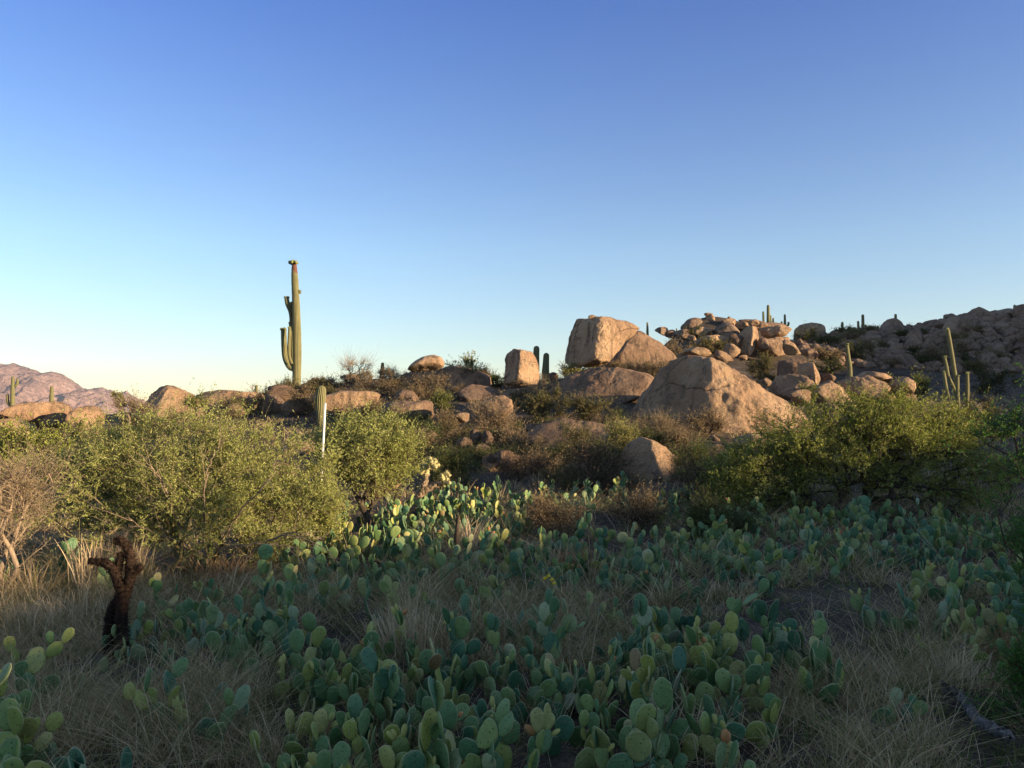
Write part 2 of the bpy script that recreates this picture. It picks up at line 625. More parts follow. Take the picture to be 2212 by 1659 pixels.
def add_noise(P, R, amp, seed, oct_=6, freq=1.1, ridged=0.5):
    N = P / (np.linalg.norm(P, axis=1, keepdims=True) + 1e-9)
    out = P.copy()
    off = Vector((seed * 3.7, seed * 1.3, -seed * 2.1))
    for i in range(len(P)):
        q = Vector(P[i] / R) * freq + off
        n = mnoise.fractal(q, 0.75, 2.1, oct_)
        n2 = abs(mnoise.fractal(q * 1.7 + Vector((9, 3, 1)), 0.9, 2.0, 3))
        n3 = mnoise.fractal(q * 4.1 + Vector((2, 7, 5)), 0.6, 2.2, 3)
        out[i] += N[i] * R * (amp * n + amp * 0.22 * n3 - amp * ridged * (max(0, 0.25 - n2) * 2))
    return out


def cut(P, planes, k=0.93):
    for n, d in planes:
        n = np.array(n, float)
        n /= np.linalg.norm(n)
        t = P @ n - d
        m = t > 0
        P[m] -= n[None] * (t[m] * k)[:, None]
    return P


def outline_rock(label, pts, Y, depth, planes=(), sub=5, amp=0.05, seed=1, mat=None, sq=0.75, cat='boulder', group=None, drop=0.0):
    """boulder whose side view follows pts (frame pixels) at distance Y, with real thickness depth"""
    pts3 = [W(x, y, Y) for x, y in pts]
    X = np.array([(p.x, p.z) for p in pts3])
    if drop:
        zmin = X[:, 1].min()
        low = X[:, 1] < zmin + 0.25 * (X[:, 1].max() - zmin)
        X[low, 1] -= drop
    cx, cz = (X[:, 0].min() + X[:, 0].max()) / 2, (X[:, 1].min() + X[:, 1].max()) / 2
    X = X - [cx, cz]
    n = 240
    rr = np.zeros(n)
    for k in range(n):
        th = 2 * math.pi * k / n
        d = np.array([math.cos(th), math.sin(th)])
        best = 0
        for i in range(len(X)):
            a, b = X[i], X[(i + 1) % len(X)]
            e = b - a
            det = d[0] * (-e[1]) + e[0] * d[1]
            if abs(det) < 1e-9:
                continue
            t = (a[0] * (-e[1]) + e[0] * a[1]) / det
            s = (d[0] * a[1] - d[1] * a[0]) / det
            if t > 0 and -1e-6 <= s <= 1 + 1e-6:
                best = max(best, t)
        rr[k] = best
    rr = np.array([(rr[(k - 1) % n] + 2 * rr[k] + rr[(k + 1) % n]) / 4 for k in range(n)])
    V, F = ICO[sub]
    th = np.arctan2(V[:, 2], V[:, 0]) % (2 * math.pi)
    r = np.interp(th, np.linspace(0, 2 * math.pi, n + 1), np.append(rr, rr[0]))
    q = np.sqrt(V[:, 0] ** 2 + V[:, 2] ** 2) ** sq
    R = rr.mean()
    P = np.stack([r * np.cos(th) * q, np.sign(V[:, 1]) * np.abs(V[:, 1]) ** 0.85 * depth, r * np.sin(th) * q], 1)
    P = cut(P, [(nn, d * R) for nn, d in planes], 0.78)
    P = add_noise(P, R, amp * 1.15, seed)
    me = mesh_np('boulder', P, [F], mat or M_ROCK)
    o = obj('boulder', me, None, (cx, Y + 0.25 * depth, cz))
    tag(o, label, cat, group)
    return o


RK = {}


def rock_mesh(k, mat):
    key = (k, mat.name)
    if key not in RK:
        rr = random.Random(k * 13 + 5)
        V, F = ICO[4]
        P = V.copy()
        P[:, 0] *= rr.uniform(0.9, 1.2)
        P[:, 1] *= rr.uniform(0.8, 1.1)
        P[:, 2] *= rr.uniform(0.75, 1.0)
        planes = []
        for _ in range(rr.randint(9, 14)):
            v = Vector((rr.gauss(0, 1), rr.gauss(0, 1), rr.gauss(0, 1))).normalized()
            planes.append((v[:], rr.uniform(0.50, 0.80)))
        P = cut(P, planes)
        P = add_noise(P, 1.0, 0.075, k + 20)
        # sizes come from scale, so the stored mesh is one metre in radius
        RK[key] = mesh_np('boulder', P, [F], mat)
    return RK[key]


def put_rock(label, x, y, z, rx, ry, rz, k, mat=None, rot=0.0, tilt=0.0, group=None, cat='boulder'):
    o = obj('boulder', rock_mesh(k % 10, mat or M_ROCK), None, (x, y, z))
    o.scale = (rx, ry, rz)
    o.rotation_euler = (tilt * 0.4, tilt, rot)
    return tag(o, label, cat, group)


def px_rock(label, c, Y, k, mat=None, group=None, tilt=0.0, rot=0.3, conv=R3):
    """c = (cx, cy, rx, ry) on a layout sheet"""
    (cx, cy), = conv([(c[0], c[1])])
    p = W(cx, cy, Y)
    s = 0.1543 / FPX * Y
    rx, rz = c[2] * s, c[3] * s
    return put_rock(label, p.x, p.y, p.z, rx * 1.3, (rx + rz) * 0.65, rz * 1.35, k, mat, rot, tilt, group)


# --- the big boulders
outline_rock('huge tan boulder with a dark undercut left face, perched highest on the crest', R2([(1442, 425), (1462, 350), (1500, 240), (1540, 172), (1610, 168), (1690, 172), (1760, 178), (1850, 195), (1942, 240), (1905, 290), (1850, 325), (1810, 390), (1730, 455), (1670, 470), (1600, 462), (1500, 470), (1455, 452)]),
             38, 2.0, [((-0.80, -0.55, 0.1), 0.60), ((0.45, -0.85, 0.12), 0.62), ((0.1, -0.2, 1), 0.93), ((-0.5, -0.5, 0.8), 0.9)], 6, 0.07, 3, drop=0.15)
px_rock('small stone lying on top of the huge perched boulder', (1625, 176, 22, 16), 38, 4, conv=R2)
outline_rock('smooth sloping tan slab leaning behind the right side of the huge perched boulder', R2([(1640, 520), (1700, 440), (1800, 350), (1870, 290), (1930, 262), (2000, 292), (2080, 340), (2150, 405), (2190, 470), (2130, 560), (1900, 580), (1700, 560)]),
             42.0, 1.5, [((0.3, -0.9, 0.3), 0.62)], 5, 0.05, 5, M_ROCK2)
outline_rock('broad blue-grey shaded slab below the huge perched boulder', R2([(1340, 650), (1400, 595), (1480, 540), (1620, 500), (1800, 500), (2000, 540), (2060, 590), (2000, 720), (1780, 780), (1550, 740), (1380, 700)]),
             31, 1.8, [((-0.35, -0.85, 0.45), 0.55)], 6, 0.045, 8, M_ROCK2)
outline_rock('enormous dome boulder with a dark left face and sunlit right flank, largest of all', R2([(1860, 850), (1880, 830), (1960, 710), (2060, 575), (2112, 490), (2180, 440), (2250, 425), (2330, 418), (2440, 440), (2520, 475), (2620, 525), (2720, 585), (2810, 645), (2930, 718), (3020, 785), (3080, 860), (3060, 960), (2700, 990), (2212, 990), (1950, 940)]),
             26, 2.6, [((-0.62, -0.62, 0.30), 0.52), ((0.30, -0.80, 0.50), 0.60), ((0.55, -0.5, 0.62), 0.66), ((-0.2, -0.75, 0.9), 0.80), ((0.05, -0.95, 0.05), 0.74)], 6, 0.085, 12, drop=0.3)
outline_rock('tan egg-shaped boulder standing upright left of the twin dark saguaros', R2([(1060, 610), (1058, 540), (1057, 450), (1078, 408), (1120, 374), (1190, 388), (1240, 394), (1262, 425), (1282, 480), (1282, 560), (1278, 615), (1170, 625), (1090, 620)]),
             34.5, 0.95, [((-0.75, -0.6, 0.2), 0.66), ((0.6, -0.75, 0.1), 0.66)], 5, 0.08, 4)
outline_rock('flattened round boulder balanced on top of the shaded mound', R2([(425, 512), (450, 480), (490, 452), (540, 428), (600, 418), (645, 432), (668, 465), (662, 495), (620, 515), (540, 527), (450, 527)]),
             35, 0.75, [((0.1, -0.3, -1), 0.55)], 5, 0.06, 6)
outline_rock('shaded rock mound carrying the flattened round boulder', R2([(330, 640), (350, 570), (400, 532), (520, 515), (680, 497), (800, 495), (900, 525), (965, 560), (975, 640), (900, 720), (400, 720)]),
             36.5, 1.9, [((-0.2, -0.9, 0.3), 0.5)], 5, 0.06, 7, M_ROCK2)
outline_rock('smooth orange-tan lens-shaped boulder below the bare skyline shrub', R1([(2040, 1050), (2110, 1010), (2200, 985), (2300, 985), (2420, 985), (2458, 1005), (2440, 1055), (2400, 1090), (2350, 1130), (2240, 1140), (2080, 1110)]),
             29, 1.0, [((0.2, -0.9, -0.2), 0.62)], 5, 0.05, 9)
outline_rock('rounded tan boulder at the left end of the crest, with a shrub before it', R1([(890, 1120), (905, 1075), (940, 1010), (1010, 955), (1070, 945), (1150, 970), (1220, 1010), (1280, 1080), (1310, 1150), (1200, 1220), (950, 1200)]),
             30, 1.2, [((-0.5, -0.7, 0.45), 0.66), ((0.5, -0.7, 0.35), 0.66)], 5, 0.07, 10)
outline_rock('long low orange-tan boulder between the rounded boulder and the giant saguaro', R1([(1210, 1040), (1230, 1012), (1300, 985), (1400, 972), (1550, 988), (1650, 988), (1690, 1020), (1650, 1060), (1600, 1120), (1500, 1140), (1350, 1150), (1270, 1110)]),
             31.5, 1.2, [((0.25, -0.95, 0.15), 0.55), ((-0.3, -0.5, 0.9), 0.62)], 5, 0.06, 11)
outline_rock('overhanging boulder with dark undercut at the far left, before the mountains', R1([(0, 1165), (40, 1115), (90, 1080), (160, 1058), (250, 1053), (302, 1068), (285, 1110), (232, 1180), (190, 1235), (100, 1240), (40, 1200)]),
             25, 0.95, [((0.1, -0.5, -0.85), 0.42), ((0.5, -0.8, 0.3), 0.70)], 5, 0.07, 13)
outline_rock('blocky tan boulder right of the overhanging boulder, small saguaro behind', R1([(268, 1160), (275, 1115), (310, 1058), (350, 1048), (398, 1075), (410, 1120), (415, 1200), (330, 1230), (280, 1210)]),
             25.5, 0.7, [((0.4, -0.9, 0.1), 0.62)], 4, 0.08, 14)
outline_rock('rounded sunlit boulder at the right end of the far left group', R1([(440, 1160), (465, 1120), (520, 1085), (580, 1080), (622, 1125), (615, 1210), (570, 1290), (490, 1290), (450, 1230)]),
             24.5, 0.75, [((0.5, -0.85, 0.1), 0.66)], 4, 0.07, 15)
outline_rock('sunlit boulder cut by the left edge of the view, above the shrubs', R1([(-60, 1210), (0, 1168), (60, 1163), (140, 1200), (178, 1285), (150, 1350), (-20, 1360)]),
             22, 0.8, [((0.4, -0.85, 0.25), 0.62)], 4, 0.06, 16)
px_rock('small grey stone wedged between the two far left boulders', (430, 1125, 35, 35), 27, 3, M_ROCK2, conv=R1)
px_rock('dark boulder beneath the overhanging far left boulder', (215, 1215, 60, 60), 26.5, 5, M_ROCK3, conv=R1)

# --- rocks of the middle slope
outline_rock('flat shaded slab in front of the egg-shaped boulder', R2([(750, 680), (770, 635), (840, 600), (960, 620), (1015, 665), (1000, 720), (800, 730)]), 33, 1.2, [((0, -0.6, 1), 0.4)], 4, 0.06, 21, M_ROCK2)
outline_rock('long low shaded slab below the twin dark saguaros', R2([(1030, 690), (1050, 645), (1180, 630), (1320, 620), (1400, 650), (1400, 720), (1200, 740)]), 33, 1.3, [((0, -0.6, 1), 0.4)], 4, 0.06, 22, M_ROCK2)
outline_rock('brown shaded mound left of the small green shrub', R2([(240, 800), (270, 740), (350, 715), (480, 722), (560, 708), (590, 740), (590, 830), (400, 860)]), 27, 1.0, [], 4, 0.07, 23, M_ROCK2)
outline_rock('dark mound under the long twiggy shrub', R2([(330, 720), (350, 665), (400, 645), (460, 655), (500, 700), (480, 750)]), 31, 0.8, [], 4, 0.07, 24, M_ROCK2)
outline_rock('cracked pinkish boulder behind the pale dry shrub', R2([(890, 790), (905, 725), (960, 695), (1050, 685), (1105, 710), (1112, 790), (1050, 830), (930, 830)]), 25, 0.8, [((-0.3, -0.8, 0.5), 0.7)], 5, 0.10, 25)
outline_rock('long layered slab lying under the olive shrubs', R2([(1180, 960), (1210, 905), (1300, 865), (1440, 830), (1600, 845), (1740, 878), (1870, 890), (1900, 940), (1860, 1010), (1700, 1050), (1400, 1040)]), 21, 1.3, [((-0.2, -0.7, 0.7), 0.34)], 5, 0.08, 26, M_ROCK2)
outline_rock('boulder with one sunlit corner right of the thorny bush', R2([(1800, 1180), (1820, 1060), (1880, 985), (1960, 955), (2030, 975), (2110, 1020), (2185, 1080), (2240, 1150), (2240, 1230), (2130, 1260), (1900, 1250)]), 17.5, 0.9, [((-0.6, -0.75, 0.2), 0.55), ((0.6, -0.6, 0.45), 0.66)], 5, 0.06, 27)
for (c, Y, k, lb) in [((800, 1000, 55, 50), 20, 1, 'blue-grey tilted stone, left one of the dark cluster mid-slope'),
                      ((870, 955, 45, 45), 20.5, 2, 'blue-grey rounded stone, topmost of the dark cluster mid-slope'),
                      ((935, 965, 38, 42), 20.3, 3, 'narrow upright stone, right one of the dark cluster mid-slope'),
                      ((915, 1035, 50, 40), 19.5, 4, 'flat dark stone, lowest of the cluster mid-slope'),
                      ((785, 830, 45, 32), 24, 5, 'small pale stone left of the cracked pinkish boulder'),
                      ((1060, 1100, 65, 60), 17.5, 6, 'blue-grey shaded stone above the prickly pear bed'),
                      ((980, 1090, 35, 30), 17, 7, 'small pale stone left of the blue-grey shaded stone'),
                      ((560, 930, 60, 30), 22, 8, 'brown stone behind the rounded green bush'),
                      ((330, 1270, 50, 35), 13.5, 9, 'pinkish stone under the live cholla, left of it'),
                      ((225, 1300, 60, 45), 13, 2, 'dark stone at the foot of the rounded green bush'),
                      ((1220, 905, 40, 35), 22.5, 1, 'reddish stone at the left end of the layered slab'),
                      ((1370, 560, 30, 22), 40, 3, 'sunlit stone right of the twin dark saguaros'),
                      ((70, 568, 60, 22), 41, 6, 'rusty brown rock under the bare skyline shrub')]:
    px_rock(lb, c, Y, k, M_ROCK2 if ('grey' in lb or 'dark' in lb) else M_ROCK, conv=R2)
for (c, Y, k, lb) in [((1830, 1010, 120, 55), 33, 2, 'brown rock left of the giant saguaro, dry twigs before it'),
                      ((1745, 1080, 80, 60), 31, 3, 'shaded brown rock below the giant saguaro'),
                      ((1930, 1090, 90, 50), 30, 4, 'dark rock behind the small club-shaped saguaro'),
                      ((2010, 975, 60, 40), 38, 5, 'dark rock right of the foot of the giant saguaro'),
                      ((1530, 1110, 60, 40), 27, 8, 'small tan rock under the long low boulder')]:
    px_rock(lb, c, Y, k, M_ROCK2, conv=R1)

# --- rounded rocks between dome boulder and right edge
outline_rock('domed rock with dark lichen, first right of the enormous dome boulder', R3([(598, 620), (640, 552), (700, 540), (790, 550), (850, 600), (862, 660), (850, 740), (700, 730), (610, 680)]), 34, 1.1, [((-0.4, -0.7, 0.5), 0.7)], 5, 0.08, 31)
outline_rock('split upright block with a bright sunlit face on the rock cluster', R3([(768, 550), (770, 472), (850, 467), (892, 520), (918, 575), (880, 625), (820, 590)]), 36, 0.8, [((-0.7, -0.6, 0.1), 0.45), ((0.7, -0.65, 0.1), 0.5)], 5, 0.06, 32)
outline_rock('large dark block behind the split upright block', R3([(638, 545), (650, 455), (720, 440), (800, 455), (830, 540), (760, 600), (660, 590)]), 38, 1.1, [((-0.3, -0.9, 0.1), 0.6)], 5, 0.07, 33, M_ROCK2)
outline_rock('wide tan rock sloping down to the right palo verde', R3([(845, 660), (870, 620), (980, 585), (1040, 622), (1075, 690), (1112, 750), (1080, 800), (900, 790)]), 33, 1.2, [((0.2, -0.8, 0.5), 0.6)], 5, 0.07, 34)
outline_rock('big rounded rock with curved ribs, left half of the pair by the lone saguaro', R3([(1045, 660), (1055, 592), (1120, 556), (1220, 560), (1300, 598), (1340, 640), (1290, 690), (1240, 712), (1120, 690)]), 34, 1.3, [((-0.3, -0.85, 0.2), 0.62)], 5, 0.08, 35)
outline_rock('flat capstone lying on the big rounded rock with curved ribs', R3([(1140, 562), (1200, 524), (1300, 538), (1358, 572), (1352, 602), (1250, 596)]), 36, 0.9, [], 4, 0.07, 36)
outline_rock('round mottled rock, rightmost of the sunlit cluster', R3([(1345, 625), (1380, 578), (1440, 560), (1492, 590), (1507, 640), (1482, 685), (1400, 655)]), 35, 0.8, [], 4, 0.09, 37)
px_rock('small tan rock below the rock with curved ribs', (1320, 700, 60, 45), 34, 2)
px_rock('small reddish rock tucked under the round mottled rock', (1400, 690, 50, 40), 34.5, 3)
px_rock('rough brown rock in front of the wide tan rock', (760, 700, 70, 50), 31, 5)
px_rock('thin slab under the round mottled rock', (1460, 700, 60, 30), 35.5, 6, M_ROCK2)
px_rock('weathered reddish rock behind the wide tan rock', (930, 585, 45, 50), 36.5, 7, M_ROCK2)

# --- jumbled sunlit pile on the crest
outline_rock('tall angular tan slab standing in the middle of the crest pile', R3([(365, 330), (400, 270), (440, 225), (495, 235), (508, 300), (480, 380), (435, 430), (385, 400)]), 53, 1.9, [((-0.75, -0.6, 0.2), 0.42), ((0.6, -0.75, 0.0), 0.55)], 5, 0.06, 41)
outline_rock('wide smooth tan rock at the right end of the crest pile', R3([(535, 370), (545, 318), (620, 300), (700, 298), (715, 340), (690, 400), (600, 430)]), 54, 2.2, [((0.1, -0.9, 0.3), 0.6)], 5, 0.05, 42)
for (c, Y, k, lb, tl) in [
    ((60, 235, 70, 50), 58, 1, 'dark rounded rock at the upper left of the crest pile', -0.4),
    ((165, 160, 34, 11), 58, 2, 'thin flat capstone balanced on the highest rock of the crest pile', 0.0),
    ((160, 210, 40, 48), 58, 3, 'tall tan rock carrying the flat capstone', 0.3),
    ((232, 200, 36, 20), 58, 4, 'small dark rock right of the flat capstone', 0.0),
    ((300, 215, 46, 28), 57, 5, 'tan rock bearing a pointed stone, on the crest pile', 0.0),
    ((302, 190, 11, 18), 57, 6, 'small pointed stone sticking up from the crest pile', 0.0),
    ((385, 228, 42, 26), 57, 7, 'tan stone left of the tall angular slab top', 0.1),
    ((468, 215, 36, 22), 56, 8, 'squarish stone just above the tall angular slab', 0.0),
    ((530, 240, 40, 28), 56, 9, 'brown stone below the many-armed saguaro', 0.0),
    ((560, 280, 62, 42), 55, 1, 'shaded rock between the tall slab and the smooth flat rock', 0.2),
    ((640, 268, 68, 36), 54.5, 2, 'smooth flat-topped rock at the upper right of the crest pile', 0.0),
    ((275, 275, 90, 50), 55.5, 3, 'wide dark rock in the middle of the crest pile', 0.35),
    ((130, 275, 60, 35), 56, 4, 'brown rock under the tall tan rock', 0.0),
    ((340, 330, 48, 42), 53.5, 5, 'dark pointed rock left of the tall angular slab', 0.4),
    ((20, 290, 60, 35), 56, 6, 'dark rock at the left foot of the crest pile', 0.0),
    ((60, 310, 25, 20), 52, 7, 'small tan stone above the olive shrub on the crest', 0.6),
    ((525, 350, 35, 35), 53, 8, 'small dark rock right of the tall angular slab', 0.2),
    ((700, 385, 70, 40), 52, 9, 'shaded slope rock right of the smooth tan rock', 0.5),
    ((90, 405, 90, 34), 33, 1, 'rounded tan stone resting on the dome boulder, left one', 0.0),
    ((255, 440, 75, 34), 33, 2, 'long tan stone resting behind the dome boulder ridge', 0.4),
    ((300, 400, 55, 42), 38, 3, 'tan rock between the dome boulder and the crest pile', 0.0),
    ((0, 430, 40, 20), 33, 4, 'flat tan stone left of the stones above the dome boulder', 0.0),
    ((390, 440, 30, 18), 44, 5, 'pale rubble stone below the tall angular slab', 0.0),
    ((-130, 268, 40, 28), 58, 6, 'dark rock left of the crest pile, stone on top', 0.0),
    ((-125, 248, 18, 10), 58, 7, 'small tan stone on the dark rock left of the crest pile', 0.0),
    ((-70, 285, 40, 24), 58, 8, 'low dark rock just left of the crest pile', 0.0),
    ((120, 262, 110, 55), 60, 3, 'big dark rock behind the left half of the crest pile', 0.2),
    ((330, 262, 100, 48), 60, 4, 'big tan rock behind the middle of the crest pile', 0.0),
    ((560, 262, 110, 45), 60, 5, 'big dark rock behind the right half of the crest pile', 0.0),
    ((210, 350, 110, 55), 54, 6, 'wide tan rock at the foot of the crest pile', 0.0),
    ((450, 210, 90, 18), 60, 9, 'long dark skyline rock behind the crest pile', 0.0),
]:
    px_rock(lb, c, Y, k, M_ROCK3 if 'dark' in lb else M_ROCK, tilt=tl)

# --- shaded hillside at right: skyline rocks
outline_rock('large round boulder alone on the skyline with a sunlit right side', R3([(760, 310), (760, 245), (790, 215), (840, 208), (895, 222), (910, 260), (902, 310), (830, 330)]), 76, 2.4, [((-0.6, -0.7, 0.2), 0.66)], 5, 0.06, 51)
for (c, k, lb, tl) in [
    ((1535, 223, 26, 11), 2, 'flat stone balanced on a square rock on the right skyline', 0),
    ((1535, 285, 46, 50), 3, 'square dark rock under the balanced flat stone', 0),
    ((1408, 238, 44, 13), 4, 'thin flat slab on the right skyline beside a slim saguaro', 0),
    ((1425, 278, 66, 30), 5, 'dark layered rock under the thin flat slab', 0),
    ((1310, 292, 62, 26), 6, 'low wide dark rock left of the layered rock on the skyline', 0),
    ((1218, 284, 22, 16), 7, 'small round stone right of the forked skyline saguaro', 0),
    ((1170, 310, 60, 28), 8, 'rounded dark rock under the forked skyline saguaro', 0),
    ((1025, 312, 60, 28), 9, 'dark rock under the slim tapering skyline saguaro', 0),
    ((1730, 188, 36, 36), 1, 'round boulder perched at the left of the high right skyline', 0.3),
    ((1692, 208, 30, 18), 2, 'flat dark stone leaning under the perched round boulder', 0),
    ((1760, 230, 50, 40), 3, 'dark rock beneath the perched round boulder', 0),
    ((1842, 178, 34, 26), 4, 'mushroom-shaped rock cap on the high right skyline', 0.5),
    ((1850, 225, 30, 40), 5, 'narrow rock under the mushroom-shaped cap', 0),
    ((1910, 198, 40, 26), 6, 'leaning brown rock right of the mushroom-shaped cap', 0.6),
    ((1990, 170, 46, 32), 7, 'smooth grey rock high on the right skyline', -0.5),
    ((2010, 240, 60, 60), 8, 'large pale dome rock below the smooth grey skyline rock', 0),
    ((2145, 160, 40, 36), 9, 'dark rock under the rightmost skyline saguaro', 0),
    ((2185, 225, 45, 65), 1, 'tall reddish block at the right edge of the hillside', 0),
    ((2120, 400, 66, 75), 2, 'large pale rock with flat face low at the right edge of the hillside', 0),
    ((1680, 270, 60, 50), 3, 'dark angular rock descending left of the high skyline', 0.6),
    ((1450, 355, 50, 48), 4, 'pale pointed rock mid-hillside below the layered skyline rock', 0),
    ((1252, 366, 32, 26), 5, 'pale rounded rock mid-hillside below the low wide rock', 0),
    ((1130, 300, 30, 16), 6, 'small dark stone left of the forked skyline saguaro', 0),
    ((740, 400, 70, 50), 8, 'shaded rock on the slope left of the hillside hollow', 0.4),
    ((810, 370, 90, 40), 9, 'long shaded rock under the lone round skyline boulder', 0.5),
]:
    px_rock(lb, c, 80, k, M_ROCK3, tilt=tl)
rr = random.Random(5)
n = 0
tries = 0
placed = []
rubV, rubF, rubO = [], [], 0
while n < 1100 and tries < 60000:
    tries += 1
    Y = rr.uniform(56, 88)
    px = rr.uniform(800, 1045)
    X = (px - 512) / FPX * Y
    z = gz(X, Y)
    ppx, ppy = proj(X, Y, z)
    sx, sy = (ppx - 682.7) / .1543, (ppy - 290.1) / .1543
    if sy > 640 or sy < 190 or sx < 700:
        continue
    if sx < 1080 and sy > 520:
        continue
    if 950 < sx < 1150 and sy < 480 and rr.random() < 0.6:
        continue
    r = (rr.choice([0.5, 0.6, 0.7, 0.85, 1.0, 1.25]) if n < 180 else rr.uniform(.25, .7)) * (1.1 if sx > 1600 else 0.85)
    if any((X - a) ** 2 + (Y - b) ** 2 < (0.5 * (r + c)) ** 2 for a, b, c in placed):
        continue
    placed.append((X, Y, r))
    if n >= 180:
        V_, F_ = ICO[3]
        P_ = cut(V_ * [r * rr.uniform(.8, 1.3), r * rr.uniform(.8, 1.2), r * rr.uniform(.6, 1.0)], [((rr.gauss(0, 1), rr.gauss(0, 1), rr.gauss(0, 1)), r * rr.uniform(.45, .75)) for _ in range(7)])
        rubV.append(P_ + [X, Y, z + r * .2])
        rubF.append(F_ + rubO)
        rubO += len(V_)
        n += 1
        continue
    put_rock('grey-brown boulder in the shaded jumble of rocks covering the right hillside', X, Y, z + r * 0.2, r * rr.uniform(.8, 1.3), r * rr.uniform(.8, 1.2), r * rr.uniform(.6, 1.1), rr.randint(0, 9), M_ROCK3,
             rr.uniform(0, 6.28), rr.uniform(-.6, .6), 'boulders strewn over the shaded right hillside')
    n += 1

tag(obj('rubble', mesh_np('rubble', np.vstack(rubV), [np.vstack(rubF)], M_ROCK3)), 'small grey rubble filling gaps between the hillside boulders', 'rubble', kind='stuff')

# ------------------------------------------------------------------ saguaros


def column(pts, radii, ribs=16, depth=0.10, per=4, n=8, cap=True, scar=None, name='trunk', mat=None, parent=None, loc=None, lump=0.0, seed=0):
    P = catmull(pts, n)
    tt = np.linspace(0, 1, len(P))
    r = np.interp(tt, np.linspace(0, 1, len(radii)), radii)
    if cap:       # rounded end
        d = (P[-1] - P[-2])
        d /= np.linalg.norm(d)
        R = r[-1]
        ext = [P[-1] + d * R * s for s in (0.35, 0.65, 0.85, 0.97)]
        P = np.vstack([P] + [np.array([e]) for e in ext])
        r = np.append(r, [R * .94, R * .76, R * .5, R * .18])
    k = ribs * per
    ang = np.arange(k) / k * 2 * math.pi
    rib = np.abs(np.cos(ang * ribs / 2))
    T = np.gradient(P, axis=0)
    T /= np.linalg.norm(T, axis=1, keepdims=True)
    ref = np.array([0.0, 1.0, 0.0])
    V = []
    ra = np.random.default_rng(seed)
    for i in range(len(P)):
        a = np.cross(T[i], ref)
        a /= np.linalg.norm(a)
        b = np.cross(T[i], a)
        lr = 1 + lump * ra.normal()
        rad = r[i] * lr * (1 - depth + depth * rib)
        V.append(P[i] + np.outer(rad * np.cos(ang), a) + np.outer(rad * np.sin(ang), b))
    V = np.vstack(V)
    m = len(P)
    i, j = np.meshgrid(np.arange(m - 1), np.arange(k), indexing='ij')
    i, j = i.ravel(), j.ravel()
    j2 = (j + 1) % k
    F = np.stack([i * k + j, i * k + j2, (i + 1) * k + j2, (i + 1) * k + j], 1)
    ribA = np.tile(rib, m)
    sc = np.zeros(len(V))
    if scar is not None:
        zz = V[:, 2]
        lo, hi = scar
        for q in range(len(V)):
            if lo < zz[q] < hi:
                sc[q] = 1.0 if mnoise.noise(Vector(V[q]) * 3.0) > -0.35 + 0.6 * (1 - (zz[q] - lo) / (hi - lo)) else 0.0
    me = mesh_np(name, V, [F], mat or M_SAG, True, attrs={'rib': ribA, 'scar': sc})
    return obj(name, me, parent, loc)


def lumps(name, parent, loc, R, n, mat, seed=0, flat=0.5, size=0.35):
    ra = random.Random(seed)
    V0, F0 = ICO[2]
    Vs, Fs = [], []
    for i in range(n):
        a = ra.uniform(0, 6.28)
        q = ra.uniform(0.2, 1.0)
        c = np.array([math.cos(a) * q * R, math.sin(a) * q * R, ra.uniform(0, flat * R) * (1.2 - q)])
        s = R * size * ra.uniform(.7, 1.2)
        Vs.append(V0 * [s, s, s * 1.3] + c)
        Fs.append(F0 + i * len(V0))
    return obj(name, mesh_np(name, np.vstack(Vs), [np.vstack(Fs)], mat), parent, loc)


def saguaro(label, base, H, r, arms=(), tip=True, mat=None, group=None, lean=(0, 0), bulge=1.1, name='saguaro', scar=None, ribs=16):
    """arms: list of (z0, side x, dy, reach, top z, radius)"""
    root = empty(name, base)
    tag(root, label, 'cactus', group)
    lx, ly = lean
    column([(0, 0, -0.5), (0, 0, H * .3), (lx * .5, ly * .5, H * .62), (lx, ly, H - r)], [r * .8, r * bulge, r * 1.02, r * .88, r * .8], ribs=ribs, mat=mat, parent=root, scar=scar, lump=0.008)
    if tip:
        lumps('flower_bud', root, (lx, ly, H - r * .15), r * .95, 14, M_SAGCAP, 1, size=0.3)
    for q, (z0, sx, sy, reach, z1, ra_) in enumerate(arms):
        f = z0 / H
        ox, oy = lx * f, ly * f
        a = column([(ox + sx * r * .3, oy + sy * r * .3, z0), (ox + sx * reach * .6, oy + sy * reach * .6, z0 + (z1 - z0) * .02), (ox + sx * reach, oy + sy * reach, z0 + min(0.30 * (z1 - z0), reach * 0.9)),
                    (ox + sx * reach * 1.05, oy + sy * reach * 1.05, z0 + (z1 - z0) * .7), (ox + sx * reach * 1.08, oy + sy * reach * 1.05, z1 - ra_)],
                   [ra_ * .8, ra_, ra_ * 1.05, ra_, ra_ * .9], ribs=12, name='arm', mat=mat, parent=root, lump=0.012, seed=q)
        if tip:
            lumps('flower_bud', a, (ox + sx * reach * 1.08, oy + sy * reach * 1.05, z1 - ra_ * .1), ra_ * 1.05, 10, M_SAGCAP, 2 + q, size=0.32)
    return root


# giant saguaro: 127 px high
YS = 37.0
pb = W(295, 392, YS)
HS = W(293, 262, YS).z - pb.z
k = YS / FPX
rt = 4.2 * 1.02 * k
g = empty('saguaro', (pb.x, pb.y, pb.z))
tag(g, 'giant many-armed saguaro towering alone against the sky on the crest', 'cactus')


def SP(x, y, dy=0.0):       # sheet (750,700 zoom, 2.37 px per source px) to local coordinates
    fx, fy = (750 + x / 2.37) * 0.34133, (700 + y / 2.37) * 0.34133
    p = W(fx, fy, YS)
    return (p.x - pb.x, dy, p.z - pb.z)


